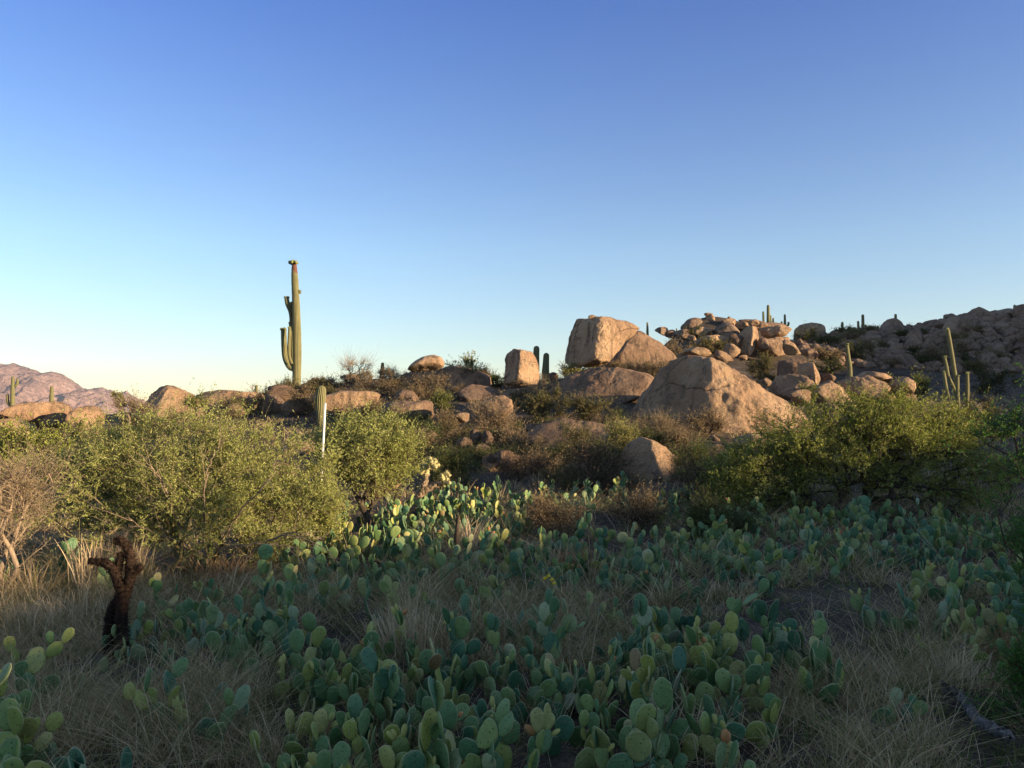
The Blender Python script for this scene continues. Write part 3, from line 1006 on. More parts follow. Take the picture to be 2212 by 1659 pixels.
column([SP(275, 1110), SP(282, 980), SP(285, 760), SP(280, 520), SP(272, 330), SP(267, 230), SP(266, 180)], [rt * .95, rt * 1.0, rt * 1.03, rt * .98, rt * .88, rt * .80, rt * .68, rt * .55], ribs=18, n=10, parent=g, lump=0.015, scar=(SP(0, 262)[2], SP(0, 165)[2]))
lumps('flower_bud', g, SP(262, 168), rt * 1.05, 22, M_SAGCAP, 3, size=0.28)
ra_ = rt * .74
for q, (pts, ff, dyy) in enumerate([
    ([SP(268, 900, 0), SP(235, 890, 0), SP(205, 830, 0), SP(196, 740, 0), SP(192, 640, 0)], 0.95, 0),
    ([SP(262, 930, .3), SP(240, 880, .5), SP(232, 760, .55), SP(228, 640, .55), SP(226, 590, .5)], 0.90, 0),
    ([SP(262, 870, -.3), SP(246, 820, -.35), SP(244, 730, -.35), SP(246, 630, -.3)], 0.52, 0),
    ([SP(262, 640, .2), SP(238, 600, .3), SP(236, 540, .3), SP(232, 495, .2), SP(216, 450, .1), SP(209, 415, .1)], 0.80, 0),
    ([SP(262, 520, .2), SP(246, 500, .2), SP(243, 450, .2)], 0.6, 0),
    ([SP(282, 372), SP(296, 372), SP(305, 371)], 0.5, 0)]):
    a = column(pts, [ra_ * ff * .85, ra_ * ff, ra_ * ff, ra_ * ff * .95], ribs=12, name='arm', parent=g, lump=0.02, seed=q)
    lumps('flower_bud', a, (pts[-1][0], pts[-1][1], pts[-1][2] + ra_ * .4), ra_ * ff * 1.15, 12, M_SAGCAP, 5 + q, size=0.3)

# small club-shaped saguaro + white post
pk = W(321, 436, 17.5)
kk = 17.5 / FPX
pt = W(320.5, 386, 17.5)
root = empty('saguaro', (pk.x, pk.y, pk.z - .3))
tag(root, 'club-shaped armless saguaro rising behind the bushes, just above the white post', 'cactus')
hh = pt.z - pk.z + .3
column([(0.0, 0, 0), (0, 0, hh * .45), (-0.02, 0, hh * .75), (0, 0, hh - 4 * kk)], [3.0 * kk, 3.2 * kk, 4.6 * kk, 5.4 * kk, 4.6 * kk], ribs=16, depth=0.2, parent=root)
o = None
p0, p1 = W(318.5, 480, 10.7), W(325.2, 404, 10.5)
p0.z = gz(p0.x, p0.y) - .05
Vp, Fp = [], []
kseg = 10
for i, (pp, rr_) in enumerate(((p0, .015), (p0.lerp(p1, .5), .015), (p1, .015), (p1 + Vector((0, 0, .01)), .012), (p1 + Vector((0, 0, .006)), 0.001))):
    for j in range(kseg):
        a = j / kseg * 6.2832
        Vp.append((pp.x - p0.x + math.cos(a) * rr_, pp.y - p0.y + math.sin(a) * rr_, pp.z - p0.z))
Fp = [[i * kseg + j, i * kseg + (j + 1) % kseg, (i + 1) * kseg + (j + 1) % kseg, (i + 1) * kseg + j] for i in range(4) for j in range(kseg)]
o = obj('white_post', mesh_np('white_post', Vp, [Fp], M_POST, True), None, p0)
tag(o, 'slim white plastic post leaning between the two left green bushes', 'post')

# twin dark saguaros
for (px, yt, yb, lb) in ((535.5, 345, 384, 'left and taller of the twin dark stubby saguaros beside the egg-shaped boulder'), (545.3, 352, 385, 'right and shorter of the twin dark stubby saguaros beside the egg-shaped boulder')):
    b = W(px, yb, 39.2)
    t_ = W(px, yt, 39.2)
    saguaro(lb, (b.x, b.y, b.z - .2), t_.z - b.z + .2, 3.7 * 39.2 / FPX, tip=False, mat=M_SAGD, bulge=1.0, lean=(0.05, 0))

# others: (frame x, top, bottom, Y, half width px, arms in px) -> label
def px_sag(lb, x, yt, yb, Y, hw, arms=(), tip=False, lean=0.0, group=None):
    b, t_ = W(x, yb, Y), W(x, yt, Y)
    kx = Y / FPX
    A = [((yb - a0) * kx, sgn, 0.15, rch * kx, (yb - a1) * kx, aw * kx) for (a0, sgn, rch, a1, aw) in arms]
    saguaro(lb, b, t_.z - b.z, hw * kx, A, tip, lean=(lean * kx, 0), group=group, ribs=12)


px_sag('lone slender saguaro rising behind the sunlit rounded rocks, yellowish tip', 850, 344, 380, 38, 2.1, tip=True, lean=-2.4)
# cluster with four arms near right palo verde
YC = 30
b = W(957, 416, YC)
rc = empty('saguaro', b)
tag(rc, 'tall candelabra saguaro with four yellow-tipped arms behind the right palo verde', 'cactus')
kx = YC / FPX


def CP(x, y, dy=0.0):       # R3 sheet
    (fx, fy), = R3([(x, y)])
    p = W(fx, fy, YC)
    return (p.x - b.x, dy, p.z - b.z)


column([CP(1782, 830), CP(1778, 640), CP(1760, 520), CP(1745, 420), CP(1728, 320), CP(1718, 262)], [2.0 * kx, 2.1 * kx, 1.9 * kx, 1.9 * kx, 1.75 * kx], ribs=12, parent=rc, lump=.02)
lumps('flower_bud', rc, CP(1716, 252), 2.0 * kx, 12, M_SAGCAP, 9)
for q, pts in enumerate(([CP(1770, 690, -.1), CP(1740, 620, -.1), CP(1712, 560, -.1), CP(1700, 500, -.1), CP(1688, 445, -.1)],
                         [CP(1770, 800, -.2), CP(1740, 790, -.25), CP(1712, 720, -.2), CP(1690, 640, -.2), CP(1674, 545, -.2)],
                         [CP(1785, 800, 0), CP(1815, 790, -.1), CP(1832, 720, -.1), CP(1836, 640, -.1), CP(1834, 550, -.1)],
                         [CP(1768, 790, -.2), CP(1756, 720, -.3), CP(1752, 640, -.3), CP(1752, 570, -.3)])):
    a = column(pts, [1.4 * kx, 1.6 * kx, 1.7 * kx, 1.6 * kx], ribs=12, name='arm', parent=rc, lump=.02, seed=q)
    lumps('flower_bud', a, (pts[-1][0], pts[-1][1], pts[-1][2] + .06), 2.0 * kx, 10, M_SAGCAP, 20 + q)
# skyline saguaros
px_sag('skyline saguaro with several arms behind the crest pile, tallest there', 768.5, 304.5, 330, 64, 1.8, ((327, -1, 4.5, 311, 1.1), (325, 1, 2.2, 315, 1.1), (328, 1, 4.8, 317.5, 1.0)))
px_sag('short three-armed saguaro on the skyline right of the crest pile', 785, 314, 330, 70, 1.3, ((326, -1, 3.0, 321, 1.0), (326, 1, 3.6, 321.5, 1.1)))
px_sag('slim tapering armless saguaro on the skyline right of the lone round boulder', 842.5, 321.5, 338, 84, 1.6)
px_sag('forked dark saguaro on the right skyline with two raised arms', 863.2, 314, 340, 84, 1.7, ((333, -1, 4.2, 320.5, 1.2), (332, 1, 2.8, 324, 1.0)))
px_sag('slim saguaro beside the thin flat slab on the skyline', 895.8, 313.5, 328, 84, 1.5, ((326, -1, 3.6, 321.5, 1.0),))
px_sag('tiny saguaro at the far right top of the skyline', 1014.8, 304.3, 314, 84, 1.5)
px_sag('thin armless saguaro directly right of the huge perched boulder', 647.5, 322, 338, 60, 1.2)
px_sag('very small saguaro tip on the skyline left of the crest pile', 676.6, 328, 340, 64, .9)
px_sag('stubby saguaro with a grey cap on the crest right of the bare shrub', 382, 362, 378, 44, 2.0, lean=0.5)
px_sag('short stub saguaro between the long low boulder and giant saguaro', 256.2, 384.5, 396, 36, 1.8)
px_sag('tiny pale saguaro stub left of the giant saguaro foot', 278, 383, 391, 38, 2.2)
px_sag('small branching saguaro at the far left with two curved arms', 12.2, 376, 410, 30, 2.0, ((405, -1, 5.2, 394, 1.4), (386, 1, 4.0, 378, 1.2)))
px_sag('plain pillar saguaro in front of the distant mountains', 51.3, 385.5, 405, 30, 1.9)

# ------------------------------------------------------------------ woody plants


def tubes(segs, sides=4):
    """segs (n,8): p0, p1, r0, r1"""
    S = np.asarray(segs, float)
    p0, p1, r0, r1 = S[:, 0:3], S[:, 3:6], S[:, 6], S[:, 7]
    d = p1 - p0
    L = np.linalg.norm(d, axis=1, keepdims=True) + 1e-9
    d = d / L
    p1 = p1 + d * (r1[:, None] * 0.4)
    ref = np.where(np.abs(d[:, 2:3]) > 0.9, np.array([[1.0, 0, 0]]), np.array([[0, 0, 1.0]]))
    a = np.cross(d, ref)
    a /= np.linalg.norm(a, axis=1, keepdims=True)
    b = np.cross(d, a)
    Vs = []
    for (pp, r) in ((p0, r0), (p1, r1)):
        for j in range(sides):
            th = 2 * math.pi * j / sides
            Vs.append(pp + (a * math.cos(th) + b * math.sin(th)) * r[:, None])
    V = np.stack(Vs, 1).reshape(-1, 3)
    n = len(S)
    base = (np.arange(n) * 2 * sides)[:, None]
    F = []
    for j in range(sides):
        j2 = (j + 1) % sides
        F.append(base + np.array([[j, j2, sides + j2, sides + j]]))
    return V, np.vstack(F)


def ellipsoid_points(ells, n, rg, shell=0.45, clump=11):
    w_ = np.array([e[3] * e[5] * e[4] for e in ells]) ** 0.8
    w_ /= w_.sum()
    ch = rg.choice(len(ells), n, p=w_)
    v = rg.normal(size=(n, 3))
    v /= np.linalg.norm(v, axis=1, keepdims=True)
    r = rg.random(n) ** shell
    E = np.array(ells, float)[ch]
    r = r * np.where(rg.random(n) < 0.12, rg.uniform(1.0, 1.3, n), 1.0)
    P = E[:, :3] + v * E[:, 3:6] * r[:, None]
    if clump > 0:
        nc = max(6, n // clump)
        own = rg.integers(0, nc, n)
        sg = E[:, 3:6].mean(1) * 0.17
        Q = P[own] + rg.normal(size=(n, 3)) * sg[:, None]
        free = rg.random(n) < 0.22
        P = np.where(free[:, None], P, Q)
    return P


def grow(bases, targets, rg, step=0.12, jit=0.25, pipe=2.2, tip=0.0022, hug=0.45, sag=0.1):
    nodes = [np.array(b, float) for b in bases]
    par = [-1] * len(nodes)
    plen = [0.0] * len(nodes)
    NA = np.zeros((200000, 3))
    PL = np.zeros(200000)
    cnt = len(nodes)
    NA[:cnt] = nodes
    bc = np.mean(nodes, axis=0)
    order = np.argsort(np.linalg.norm((targets - bc), axis=1))
    ends = []
    par = list(par)
    for ti in order:
        t = targets[ti]
        d = np.linalg.norm(NA[:cnt] - t, axis=1)
        c = d + hug * PL[:cnt]
        k = int(np.argmin(c))
        p = NA[k].copy()
        L = d[k]
        m = max(1, int(L / step))
        prev = k
        off = rg.normal(size=3) * jit * step
        for q in range(1, m + 1):
            f = q / m
            pos = p + (t - p) * f
            pos = pos + rg.normal(size=3) * jit * step * (0.6 if q < m else 0) + off * math.sin(math.pi * f) * 1.5
            pos[2] += sag * L * math.sin(math.pi * f) * 0.5
            NA[cnt] = pos
            PL[cnt] = PL[prev] + np.linalg.norm(pos - NA[prev])
            par.append(prev)
            prev = cnt
            cnt += 1
        ends.append(prev)
    rad = np.zeros(cnt)
    acc = np.zeros(cnt)
    for e_ in ends:
        acc[e_] += tip ** pipe
    for i in range(cnt - 1, -1, -1):
        if acc[i] == 0:
            acc[i] = tip ** pipe
        if par[i] >= 0:
            acc[par[i]] += acc[i]
    rad = acc ** (1 / pipe)
    P = NA[:cnt]
    segs = []
    for i in range(cnt):
        if par[i] >= 0:
            segs.append(np.concatenate([P[par[i]], P[i], [min(rad[par[i]], rad[i] * 1.35), rad[i]]]))
    return P, np.array(par), rad, np.array(ends), np.array(segs)


def sprigs(P, ends, centre, rg, per=3, L=0.22, leaves=9, lw=0.008, ll=0.035, up=0.25, droop=0.3, twig=0.0016, spread=0.8, around=None):
    """fine twigs with small leaves on both sides; returns (leaf V, leaf F, twig segs)"""
    idx = np.repeat(ends, per)
    if around is not None and len(around):
        idx = np.concatenate([idx, around])
    n = len(idx)
    s = P[idx]
    out = s - centre
    out /= np.linalg.norm(out, axis=1, keepdims=True) + 1e-6
    d = out * 0.6 + rg.normal(size=(n, 3)) * spread * 0.6 + np.array([0, 0, up])
    d /= np.linalg.norm(d, axis=1, keepdims=True)
    LL = L * (0.45 + 0.5 * rg.exponential(1.0, n)).clip(0, 2.4)
    mid = s + d * (LL * .5)[:, None]
    d2 = d + np.array([0, 0, -droop]) + rg.normal(size=(n, 3)) * 0.2
    d2 /= np.linalg.norm(d2, axis=1, keepdims=True)
    end = mid + d2 * (LL * .5)[:, None]
    one = np.full((n, 1), twig)
    segs = np.vstack([np.hstack([s, mid, one, one * .8]), np.hstack([mid, end, one * .8, one * .4])])
    if leaves == 0:
        return None, None, segs
    f = rg.uniform(0.1, 1.0, (n, leaves))
    pos = np.where((f < .5)[..., None], s[:, None] + (mid - s)[:, None] * (f * 2)[..., None], mid[:, None] + (end - mid)[:, None] * (f * 2 - 1)[..., None])
    side = rg.normal(size=(n, leaves, 3))
    ld = d[:, None] * 0.7 + side * 0.75
    ld /= np.linalg.norm(ld, axis=2, keepdims=True)
    nv = np.cross(ld, rg.normal(size=(n, leaves, 3)))
    nv /= np.linalg.norm(nv, axis=2, keepdims=True)
    l_ = ll * rg.uniform(.6, 1.3, (n, leaves, 1))
    w2 = lw * rg.uniform(.7, 1.3, (n, leaves, 1))
    A = pos
    B = pos + ld * l_ * .5 + nv * w2
    C_ = pos + ld * l_
    E = pos + ld * l_ * .5 - nv * w2
    V = np.stack([A, B, C_, E], 2).reshape(-1, 3)
    F = np.arange(len(V)).reshape(-1, 4)
    return V, F, segs


def plant(name, label, cat, base, ells, seed, targets=300, step=0.14, bark=None, leafm=None, per=3, L=0.22, leaves=9, lw=0.008, ll=0.035, up=0.25, droop=0.3,
          bases=1, spread_base=0.1, tip=0.0022, hug=0.45, group=None, twig=0.0016, shell=0.45, jit=0.25, pipe=2.2, dens=0.0, thick=0.012, partnames=('trunk', 'branch', 'foliage'), sag=0.1):
    """base world point; ells in world coordinates (x,y,z,rx,ry,rz)"""
    rg = np.random.default_rng(seed)
    base = np.array(base, float)
    E = [tuple(np.array(e[:3]) - base) + tuple(e[3:]) for e in ells]
    T = ellipsoid_points(E, targets, rg, shell)
    T = T[T[:, 2] > 0.02]
    bs = [(rg.normal() * spread_base, rg.normal() * spread_base, -0.08) for _ in range(bases)]
    P, par, rad, ends, segs = grow(bs, T, rg, step, jit, tip=tip, hug=hug, pipe=pipe, sag=sag)
    cen = np.mean([e[:3] for e in E], axis=0) * np.array([1, 1, 0.45])
    around = None
    if dens > 0:
        thin = np.where((rad < tip * 3.0) & (P[:, 2] > 0.15))[0]
        around = rg.choice(thin, int(len(thin) * dens)) if len(thin) else None
    lv, lf, ts = sprigs(P, ends, cen, rg, per, L, leaves, lw, ll, up, droop, twig, around=around)
    root = empty(name, base)
    tag(root, label, cat, group)
    big = segs[:, 7] > thick
    if big.sum() > 2:
        V, F = tubes(segs[big], 8)
        obj(partnames[0], mesh_np(partnames[0], V, [F], bark or M_BARK, True), root)
    small = segs[~big]
    V, F = tubes(np.vstack([small]), 4)
    V2, F2 = tubes(ts, 3)
    obj(partnames[1], mesh_np(partnames[1], np.vstack([V, V2]), [np.vstack([F, F2 + len(V)])], bark or M_BARK, False), root)
    if lv is not None and leafm is not None:
        obj(partnames[2], mesh_np(partnames[2], lv, [lf], leafm, False), root)
    return root


def ED(list_, Y, depth=1.0):
    """crown lobes on the sheet (x, y, rx, ry[, dY]) to world ellipsoids"""
    out = []
    k_ = D / FPX
    for it in list_:
        x, y, rx, ry = it[:4]
        yy = Y + (it[4] if len(it) > 4 else 0)
        p = WD(x, y, yy)
        out.append((p.x, p.y, p.z, rx * k_ * yy, min(rx, ry * 1.6) * k_ * yy * depth, ry * k_ * yy))
    return out


def base_at(xd, Y):
    X = (xd * D - 512) / FPX * Y
    return (X, Y, gz(X, Y))


# left palo verde, the largest
big_pv = plant('palo_verde', 'wide pale green palo verde filling the left, dead cholla before it', 'tree', base_at(440, 9.2),
      ED([(400, 1030, 250, 95), (195, 1015, 105, 60), (320, 965, 120, 45), (490, 975, 140, 60), (580, 1065, 105, 72), (300, 1090, 150, 80), (470, 1115, 140, 75), (660, 1095, 70, 65), (690, 1060, 45, 40), (150, 1075, 80, 60), (470, 925, 90, 22), (340, 915, 50, 18), (600, 1150, 90, 45)], 9.2, 1.3),
      1, targets=1900, per=5, L=0.20, leaves=10, lw=0.0045, ll=0.034, bark=M_BARKG, leafm=M_LEAF_PV, up=0.4, bases=9, spread_base=0.22, dens=0.35, tip=0.0026, hug=0.35)

def bare_limbs(root, starts, Y, seed, mat):
    rg_ = np.random.default_rng(seed)
    segs = []
    b_ = np.array(root.location)
    for line in starts:
        P = catmull([np.array(WD(x, y, Y + dy)[:]) - b_ for x, y, dy in line], 8)
        P += rg_.normal(size=P.shape) * .006
        n_ = len(P)
        for i in range(n_ - 1):
            r0, r1 = .013 * (1 - i / n_) + .002, .013 * (1 - (i + 1) / n_) + .002
            segs.append(np.concatenate([P[i], P[i + 1], [r0, r1]]))
            if i > n_ * .35 and rg_.random() < .6:
                d = (P[i + 1] - P[i]) / np.linalg.norm(P[i + 1] - P[i]) + rg_.normal(size=3) * .7
                q = P[i] + d * rg_.uniform(.05, .16)
                q2 = q + (d + rg_.normal(size=3) * .4) * rg_.uniform(.05, .12)
                segs.append(np.concatenate([P[i], q, [.004, .0028]]))
                segs.append(np.concatenate([q, q2, [.0028, .0012]]))
    V, F = tubes(np.array(segs), 5)
    obj('bare_branch', mesh_np('bare_branch', V, [F], mat, False), root)


bare_limbs(big_pv, [[(450, 1240, 0), (520, 1210, -.3), (590, 1165, -.6), (640, 1150, -.8), (700, 1172, -.9)],
                    [(520, 1210, -.3), (600, 1160, -.7), (660, 1165, -.9), (715, 1195, -1.0)],
                    [(450, 1240, 0), (470, 1190, -.5), (560, 1175, -.8), (640, 1185, -.9), (690, 1215, -1.0)],
                    [(430, 1240, 0), (400, 1180, -.5), (330, 1150, -.7), (270, 1120, -.8)],
                    [(430, 1240, 0), (360, 1220, -.5), (280, 1215, -.7), (190, 1235, -.7), (120, 1240, -.7)],
                    [(450, 1240, 0), (500, 1130, -.6), (560, 1060, -.9), (600, 1000, -1.0)],
                    [(440, 1240, 0), (380, 1120, -.6), (350, 1040, -.9), (300, 980, -1.0)],
                    [(450, 1240, 0), (440, 1110, -.7), (450, 1010, -.95), (480, 950, -1.0)]], 9.2, 4, M_BARKP)
plant('palo_verde', 'rounded green bush right of the wide palo verde, below the lens-shaped boulder', 'tree', base_at(800, 12.0),
      ED([(800, 975, 95, 70), (740, 960, 60, 45), (850, 985, 50, 50), (790, 1030, 90, 45), (760, 915, 50, 18)], 12.0, 1.3),
      2, targets=850, per=5, L=0.22, leaves=9, lw=0.0058, ll=0.042, bark=M_BARK, leafm=M_LEAF_PV, bases=6, spread_base=0.2, dens=0.3, tip=0.0028)
plant('shrub', 'tan twiggy bush cut by the left edge, nearly leafless', 'bush', base_at(0, 7.6),
      ED([(40, 1070, 85, 75), (-20, 1130, 80, 80), (70, 1020, 50, 40), (20, 1180, 70, 40)], 7.6, 1.0),
      3, targets=380, per=4, L=0.24, leaves=4, lw=0.0036, ll=0.02, bark=M_BARKP, leafm=M_LEAF_TAN, bases=5, spread_base=0.12, dens=0.35, tip=0.0024)
plant('palo_verde', 'green bush behind the left palo verde beneath the far left boulders', 'tree', base_at(60, 13),
      ED([(60, 990, 90, 50), (140, 945, 80, 35), (20, 960, 60, 40)], 13, 1.2),
      4, targets=260, per=4, L=0.24, leaves=8, lw=0.010, ll=0.045, bark=M_BARK, leafm=M_LEAF_PV2, bases=4, dens=0.2, tip=0.003)
plant('shrub', 'slim pale green shrub hiding the foot of the white post', 'bush', base_at(700, 9.8),
      ED([(700, 1000, 26, 42), (694, 1070, 36, 60), (704, 1120, 34, 40), (690, 1150, 30, 30)], 9.8, 1.0),
      8, targets=260, per=5, L=0.16, leaves=10, lw=0.005, ll=0.036, bark=M_BARKG, leafm=M_LEAF_PV, bases=4, dens=0.35, tip=0.002, up=0.4)
# right palo verde
plant('palo_verde', 'broad right palo verde with dark leaning trunks and sunlit pale top', 'tree', base_at(1800, 13.8),
      ED([(1840, 955, 215, 80), (1660, 1005, 110, 62), (1590, 1035, 75, 55), (1960, 930, 140, 55), (2060, 1000, 90, 75), (1820, 900, 100, 28), (2080, 1070, 60, 50), (1700, 1040, 150, 55), (1600, 1075, 90, 40), (1920, 1010, 100, 55), (2000, 1060, 60, 35), (1900, 890, 100, 18)], 13.8, 1.2),
      5, targets=2300, per=5, L=0.26, leaves=10, lw=0.0068, ll=0.048, bark=M_BARK, leafm=M_LEAF_PV2, bases=5, spread_base=0.22, dens=0.35, tip=0.0036, hug=0.30)
# near mesquite at the right edge (trunk outside the view)
plant('mesquite', 'near dark green mesquite reaching in from the right edge', 'tree', (4.9, 5.6, gz(4.9, 5.6)),
      ED([(2300, 900, 90, 80), (2240, 1010, 60, 60), (2260, 1160, 70, 90), (2300, 1350, 80, 110), (2250, 1270, 50, 60), (2160, 1090, 45, 35), (2100, 1140, 35, 22), (2140, 930, 60, 20), (2060, 965, 45, 10)], 5.4, 0.9),
      6, targets=520, per=3, L=0.17, leaves=12, lw=0.0042, ll=0.024, bark=M_TWIGD, leafm=M_LEAF_GR, bases=3, dens=0.25, tip=0.0017, droop=0.6)
plant('mesquite', 'small green mesquite sprig in the lower right corner', 'bush', (3.35, 4.55, gz(3.35, 4.55)),
      ED([(2200, 1560, 70, 80), (2260, 1480, 60, 80), (2150, 1620, 60, 40), (2230, 1450, 50, 40)], 4.5, 0.9),
      7, targets=330, per=4, L=0.13, leaves=12, lw=0.0042, ll=0.02, bark=M_TWIGD, leafm=M_LEAF_GR, bases=3, dens=0.25, tip=0.0014, droop=0.5)



def hit(xd, yd, Y0):
    """depth near Y0 at which the sight line through a sheet point meets the ground"""
    Ys = np.linspace(0.62 * Y0, 1.35 * Y0, 90)
    P = np.array([WD(xd, yd, float(v))[:] for v in Ys])
    dz = P[:, 2] - terrain(P[:, 0], P[:, 1])
    below = np.where(dz < 0)[0]
    if len(below) and below[0] > 0:
        return float(Ys[below[0]])
    return None


# shrubs: (label, x, y, rx, ry on the sheet, Y, kind)
KIND = {
    'drypale': dict(bark=M_BARKP, leafm=M_LEAF_BR, leaves=3, per=5, L=0.22, up=0.5, droop=0.0, dens=0.2),
    'brown': dict(bark=M_TWIGD, leafm=M_LEAF_BR, leaves=5, per=4, L=0.2, up=0.4, droop=0.1, dens=0.3),
    'olive': dict(bark=M_TWIGD, leafm=M_LEAF_OL, leaves=9, per=4, L=0.2, up=0.3, droop=0.2, dens=0.3),
    'green': dict(bark=M_BARK, leafm=M_LEAF_YE2, leaves=9, per=4, L=0.2, up=0.3, droop=0.2, dens=0.3),
    'yellow': dict(bark=M_BARKG, leafm=M_LEAF_YE, leaves=8, per=4, L=0.2, up=0.5, droop=0.0, dens=0.2),
    'bare': dict(bark=M_BARKP, leafm=None, leaves=0, per=4, L=0.3, up=0.3, droop=0.0, dens=0.1),
    'thorn': dict(bark=M_TWIGD, leafm=M_LEAF_BR, leaves=1, per=3, L=0.22, up=0.1, droop=0.1, dens=0.25, jit=0.5),
    'darkolive': dict(bark=M_TWIGD, leafm=M_LEAF_DK, leaves=9, per=4, L=0.2, up=0.3, droop=0.2, dens=0.3),
    'dark': dict(bark=M_TWIGD, leafm=M_LEAF_SH, leaves=9, per=4, L=0.2, up=0.3, droop=0.2, dens=0.3),
}
sh = [
    ('bare pale twigs spreading behind the dead cholla top', 255, 1222, 70, 58, 6.4, 'bare', 130),
    ('domed pale dry shrub in the middle of the slope', 1075, 905, 58, 36, 21, 'drypale', 260),
    ('dark brown shrub left of the domed pale dry shrub', 962, 912, 42, 45, 20, 'brown', 170),
    ('long olive shrub above the layered slab, left half', 1180, 878, 65, 34, 24, 'olive', 200),
    ('long olive shrub above the layered slab, right half', 1285, 885, 55, 30, 24.5, 'olive', 170),
    ('yellow-green shrub directly behind the dark thorny bush', 1235, 965, 60, 55, 17.5, 'olive', 240),
    ('upright olive shrub at the right end of the layered slab', 1340, 950, 48, 50, 18, 'yellow', 180),
    ('dark tangled thorny bush in the centre behind the prickly pears', 1290, 1010, 95, 62, 14.6, 'thorn', 420),
    ('smaller thorny bush with dark stems left of the right palo verde', 1510, 1040, 55, 70, 14.4, 'thorn', 240),
    ('pale brown dry shrub at the foot of the dome boulder', 1435, 925, 55, 32, 19, 'drypale', 200),
    ('reddish brown dry shrub left of the right palo verde top', 1530, 915, 55, 34, 20, 'brown', 200),
    ('small bright green shrub on the shaded middle slope', 955, 872, 32, 26, 24, 'green', 100),
    ('brown shrub at the foot of the giant saguaro', 657, 868, 34, 34, 29, 'brown', 150),
    ('bare pale shrub standing against the sky on the crest', 770, 793, 48, 27, 44, 'bare', 120),
    ('twiggy dark shrub on the shaded mound', 930, 838, 48, 30, 32, 'brown', 170),
    ('olive shrub right of the flattened balanced boulder', 1000, 808, 55, 24, 33.5, 'olive', 160),
    ('pale leggy shrub poking above the skyline near the mound', 1020, 785, 24, 24, 36, 'yellow', 50),
    ('yellowish shrub at the left foot of the huge perched boulder', 1255, 803, 48, 18, 35, 'yellow', 120),
    ('leafless brown shrub hiding the smooth sloping slab', 1395, 805, 65, 38, 30.5, 'brown', 240),
    ('brown thicket between the sloping slab and the crest pile', 1470, 758, 62, 26, 42, 'brown', 160),
    ('dark olive shrub below the crest pile', 1530, 748, 50, 22, 44, 'olive', 140),
    ('grey-olive shrub in the notch right of the dome boulder top', 1652, 792, 34, 38, 38, 'olive', 150),
    ('brown shrub on the slope above the rounded green bush', 872, 893, 40, 26, 22, 'brown', 140),
    ('grey-brown shrub at the left before the distant mountains', 285, 885, 45, 22, 21, 'drypale', 110),
    ('small green shrub in front of the rounded tan boulder', 430, 868, 26, 22, 22, 'green', 70),
    ('tall thin green shrub left of the rounded tan boulder', 258, 868, 18, 26, 26, 'yellow', 30),
    ('low green shrub in front of the egg-shaped boulder', 1128, 826, 40, 12, 32.5, 'green', 90),
    ('low dark shrub left of the egg-shaped boulder', 1070, 825, 28, 14, 34, 'dark', 60),
    ('green bushy plant in the shaded hollow mid-slope', 985, 1010, 62, 45, 17, 'dark', 200),
    ('yellow-green tuft beside the live cholla', 950, 1040, 24, 22, 15, 'green', 60),
    ('low feathery dark green shrub below the right palo verde, left side', 1540, 1130, 90, 42, 12.3, 'dark', 320),
    ('brown leafless weeds among the prickly pears in the centre', 1210, 1125, 80, 45, 12.2, 'brown', 320),
    ('reddish weeds left of the low feathery shrub', 1370, 1105, 70, 40, 12.6, 'brown', 260),
    ('olive shrub on the rocks left of the tallest skyline saguaro', 1490, 720, 30, 14, 54, 'olive', 60),
    ('dark shrub right of the lone round skyline boulder', 1785, 742, 42, 14, 74, 'darkolive', 70),
    ('dark bush in the hollow of the right hillside', 1850, 765, 60, 22, 66, 'darkolive', 120),
    ('dark bush low in the hollow beside the lone slender saguaro', 1790, 790, 50, 20, 60, 'darkolive', 100),
    ('dark bush left of the lone slender saguaro', 1740, 730, 40, 18, 66, 'darkolive', 70),
    ('yellow-green shrub beside the candelabra saguaro', 1985, 835, 32, 30, 40, 'green', 100),
    ('dark bush at the foot of the shaded hillside, far right', 2150, 825, 60, 28, 46, 'darkolive', 130),
    ('dark bush in front of the hillside left of the candelabra saguaro', 1920, 850, 55, 24, 44, 'darkolive', 110),
    ('dark bush high on the hillside at the right', 1990, 720, 36, 14, 74, 'darkolive', 60),
    ('dark bush mid-hillside right of the candelabra saguaro', 2090, 780, 45, 16, 64, 'darkolive', 80),
    ('orange-brown shrub on the shaded ground at the far right', 2130, 868, 14, 12, 36, 'brown', 30),
    ('leafy olive shrub rising before the rock with curved ribs', 1745, 855, 26, 24, 26, 'green', 70),
    ('dry shrub left of the giant saguaro', 572, 872, 26, 24, 31, 'brown', 80),
    ('thin dry shrub behind the long low boulder', 545, 838, 16, 12, 36, 'bare', 20),
    ('dark shrub on the crest under the stubby capped saguaro', 845, 828, 40, 14, 40, 'brown', 90),
    ('brown shrub on the crest below the bare pale shrub', 740, 828, 50, 14, 42, 'brown', 90),
    ('dark shrub between the layered slab and the blue slab', 1330, 830, 50, 22, 29, 'olive', 110),
    ('dry brush right of the boulder with one sunlit corner', 1470, 960, 40, 30, 18, 'brown', 110),
    ('grassy brown brush under the domed pale dry shrub', 1130, 960, 55, 26, 18.5, 'brown', 130),
    ('dark undergrowth at the left of the thorny bush', 1120, 1010, 60, 34, 16, 'thorn', 160),
    ('dark brush beneath the rounded green bush', 900, 960, 40, 45, 15.5, 'brown', 140),
    ('brush behind the right palo verde at its right side', 2100, 900, 60, 30, 22, 'olive', 140),
    ('reddish bare brush right of the broad palo verde', 2170, 1030, 40, 60, 12, 'thorn', 160),
]
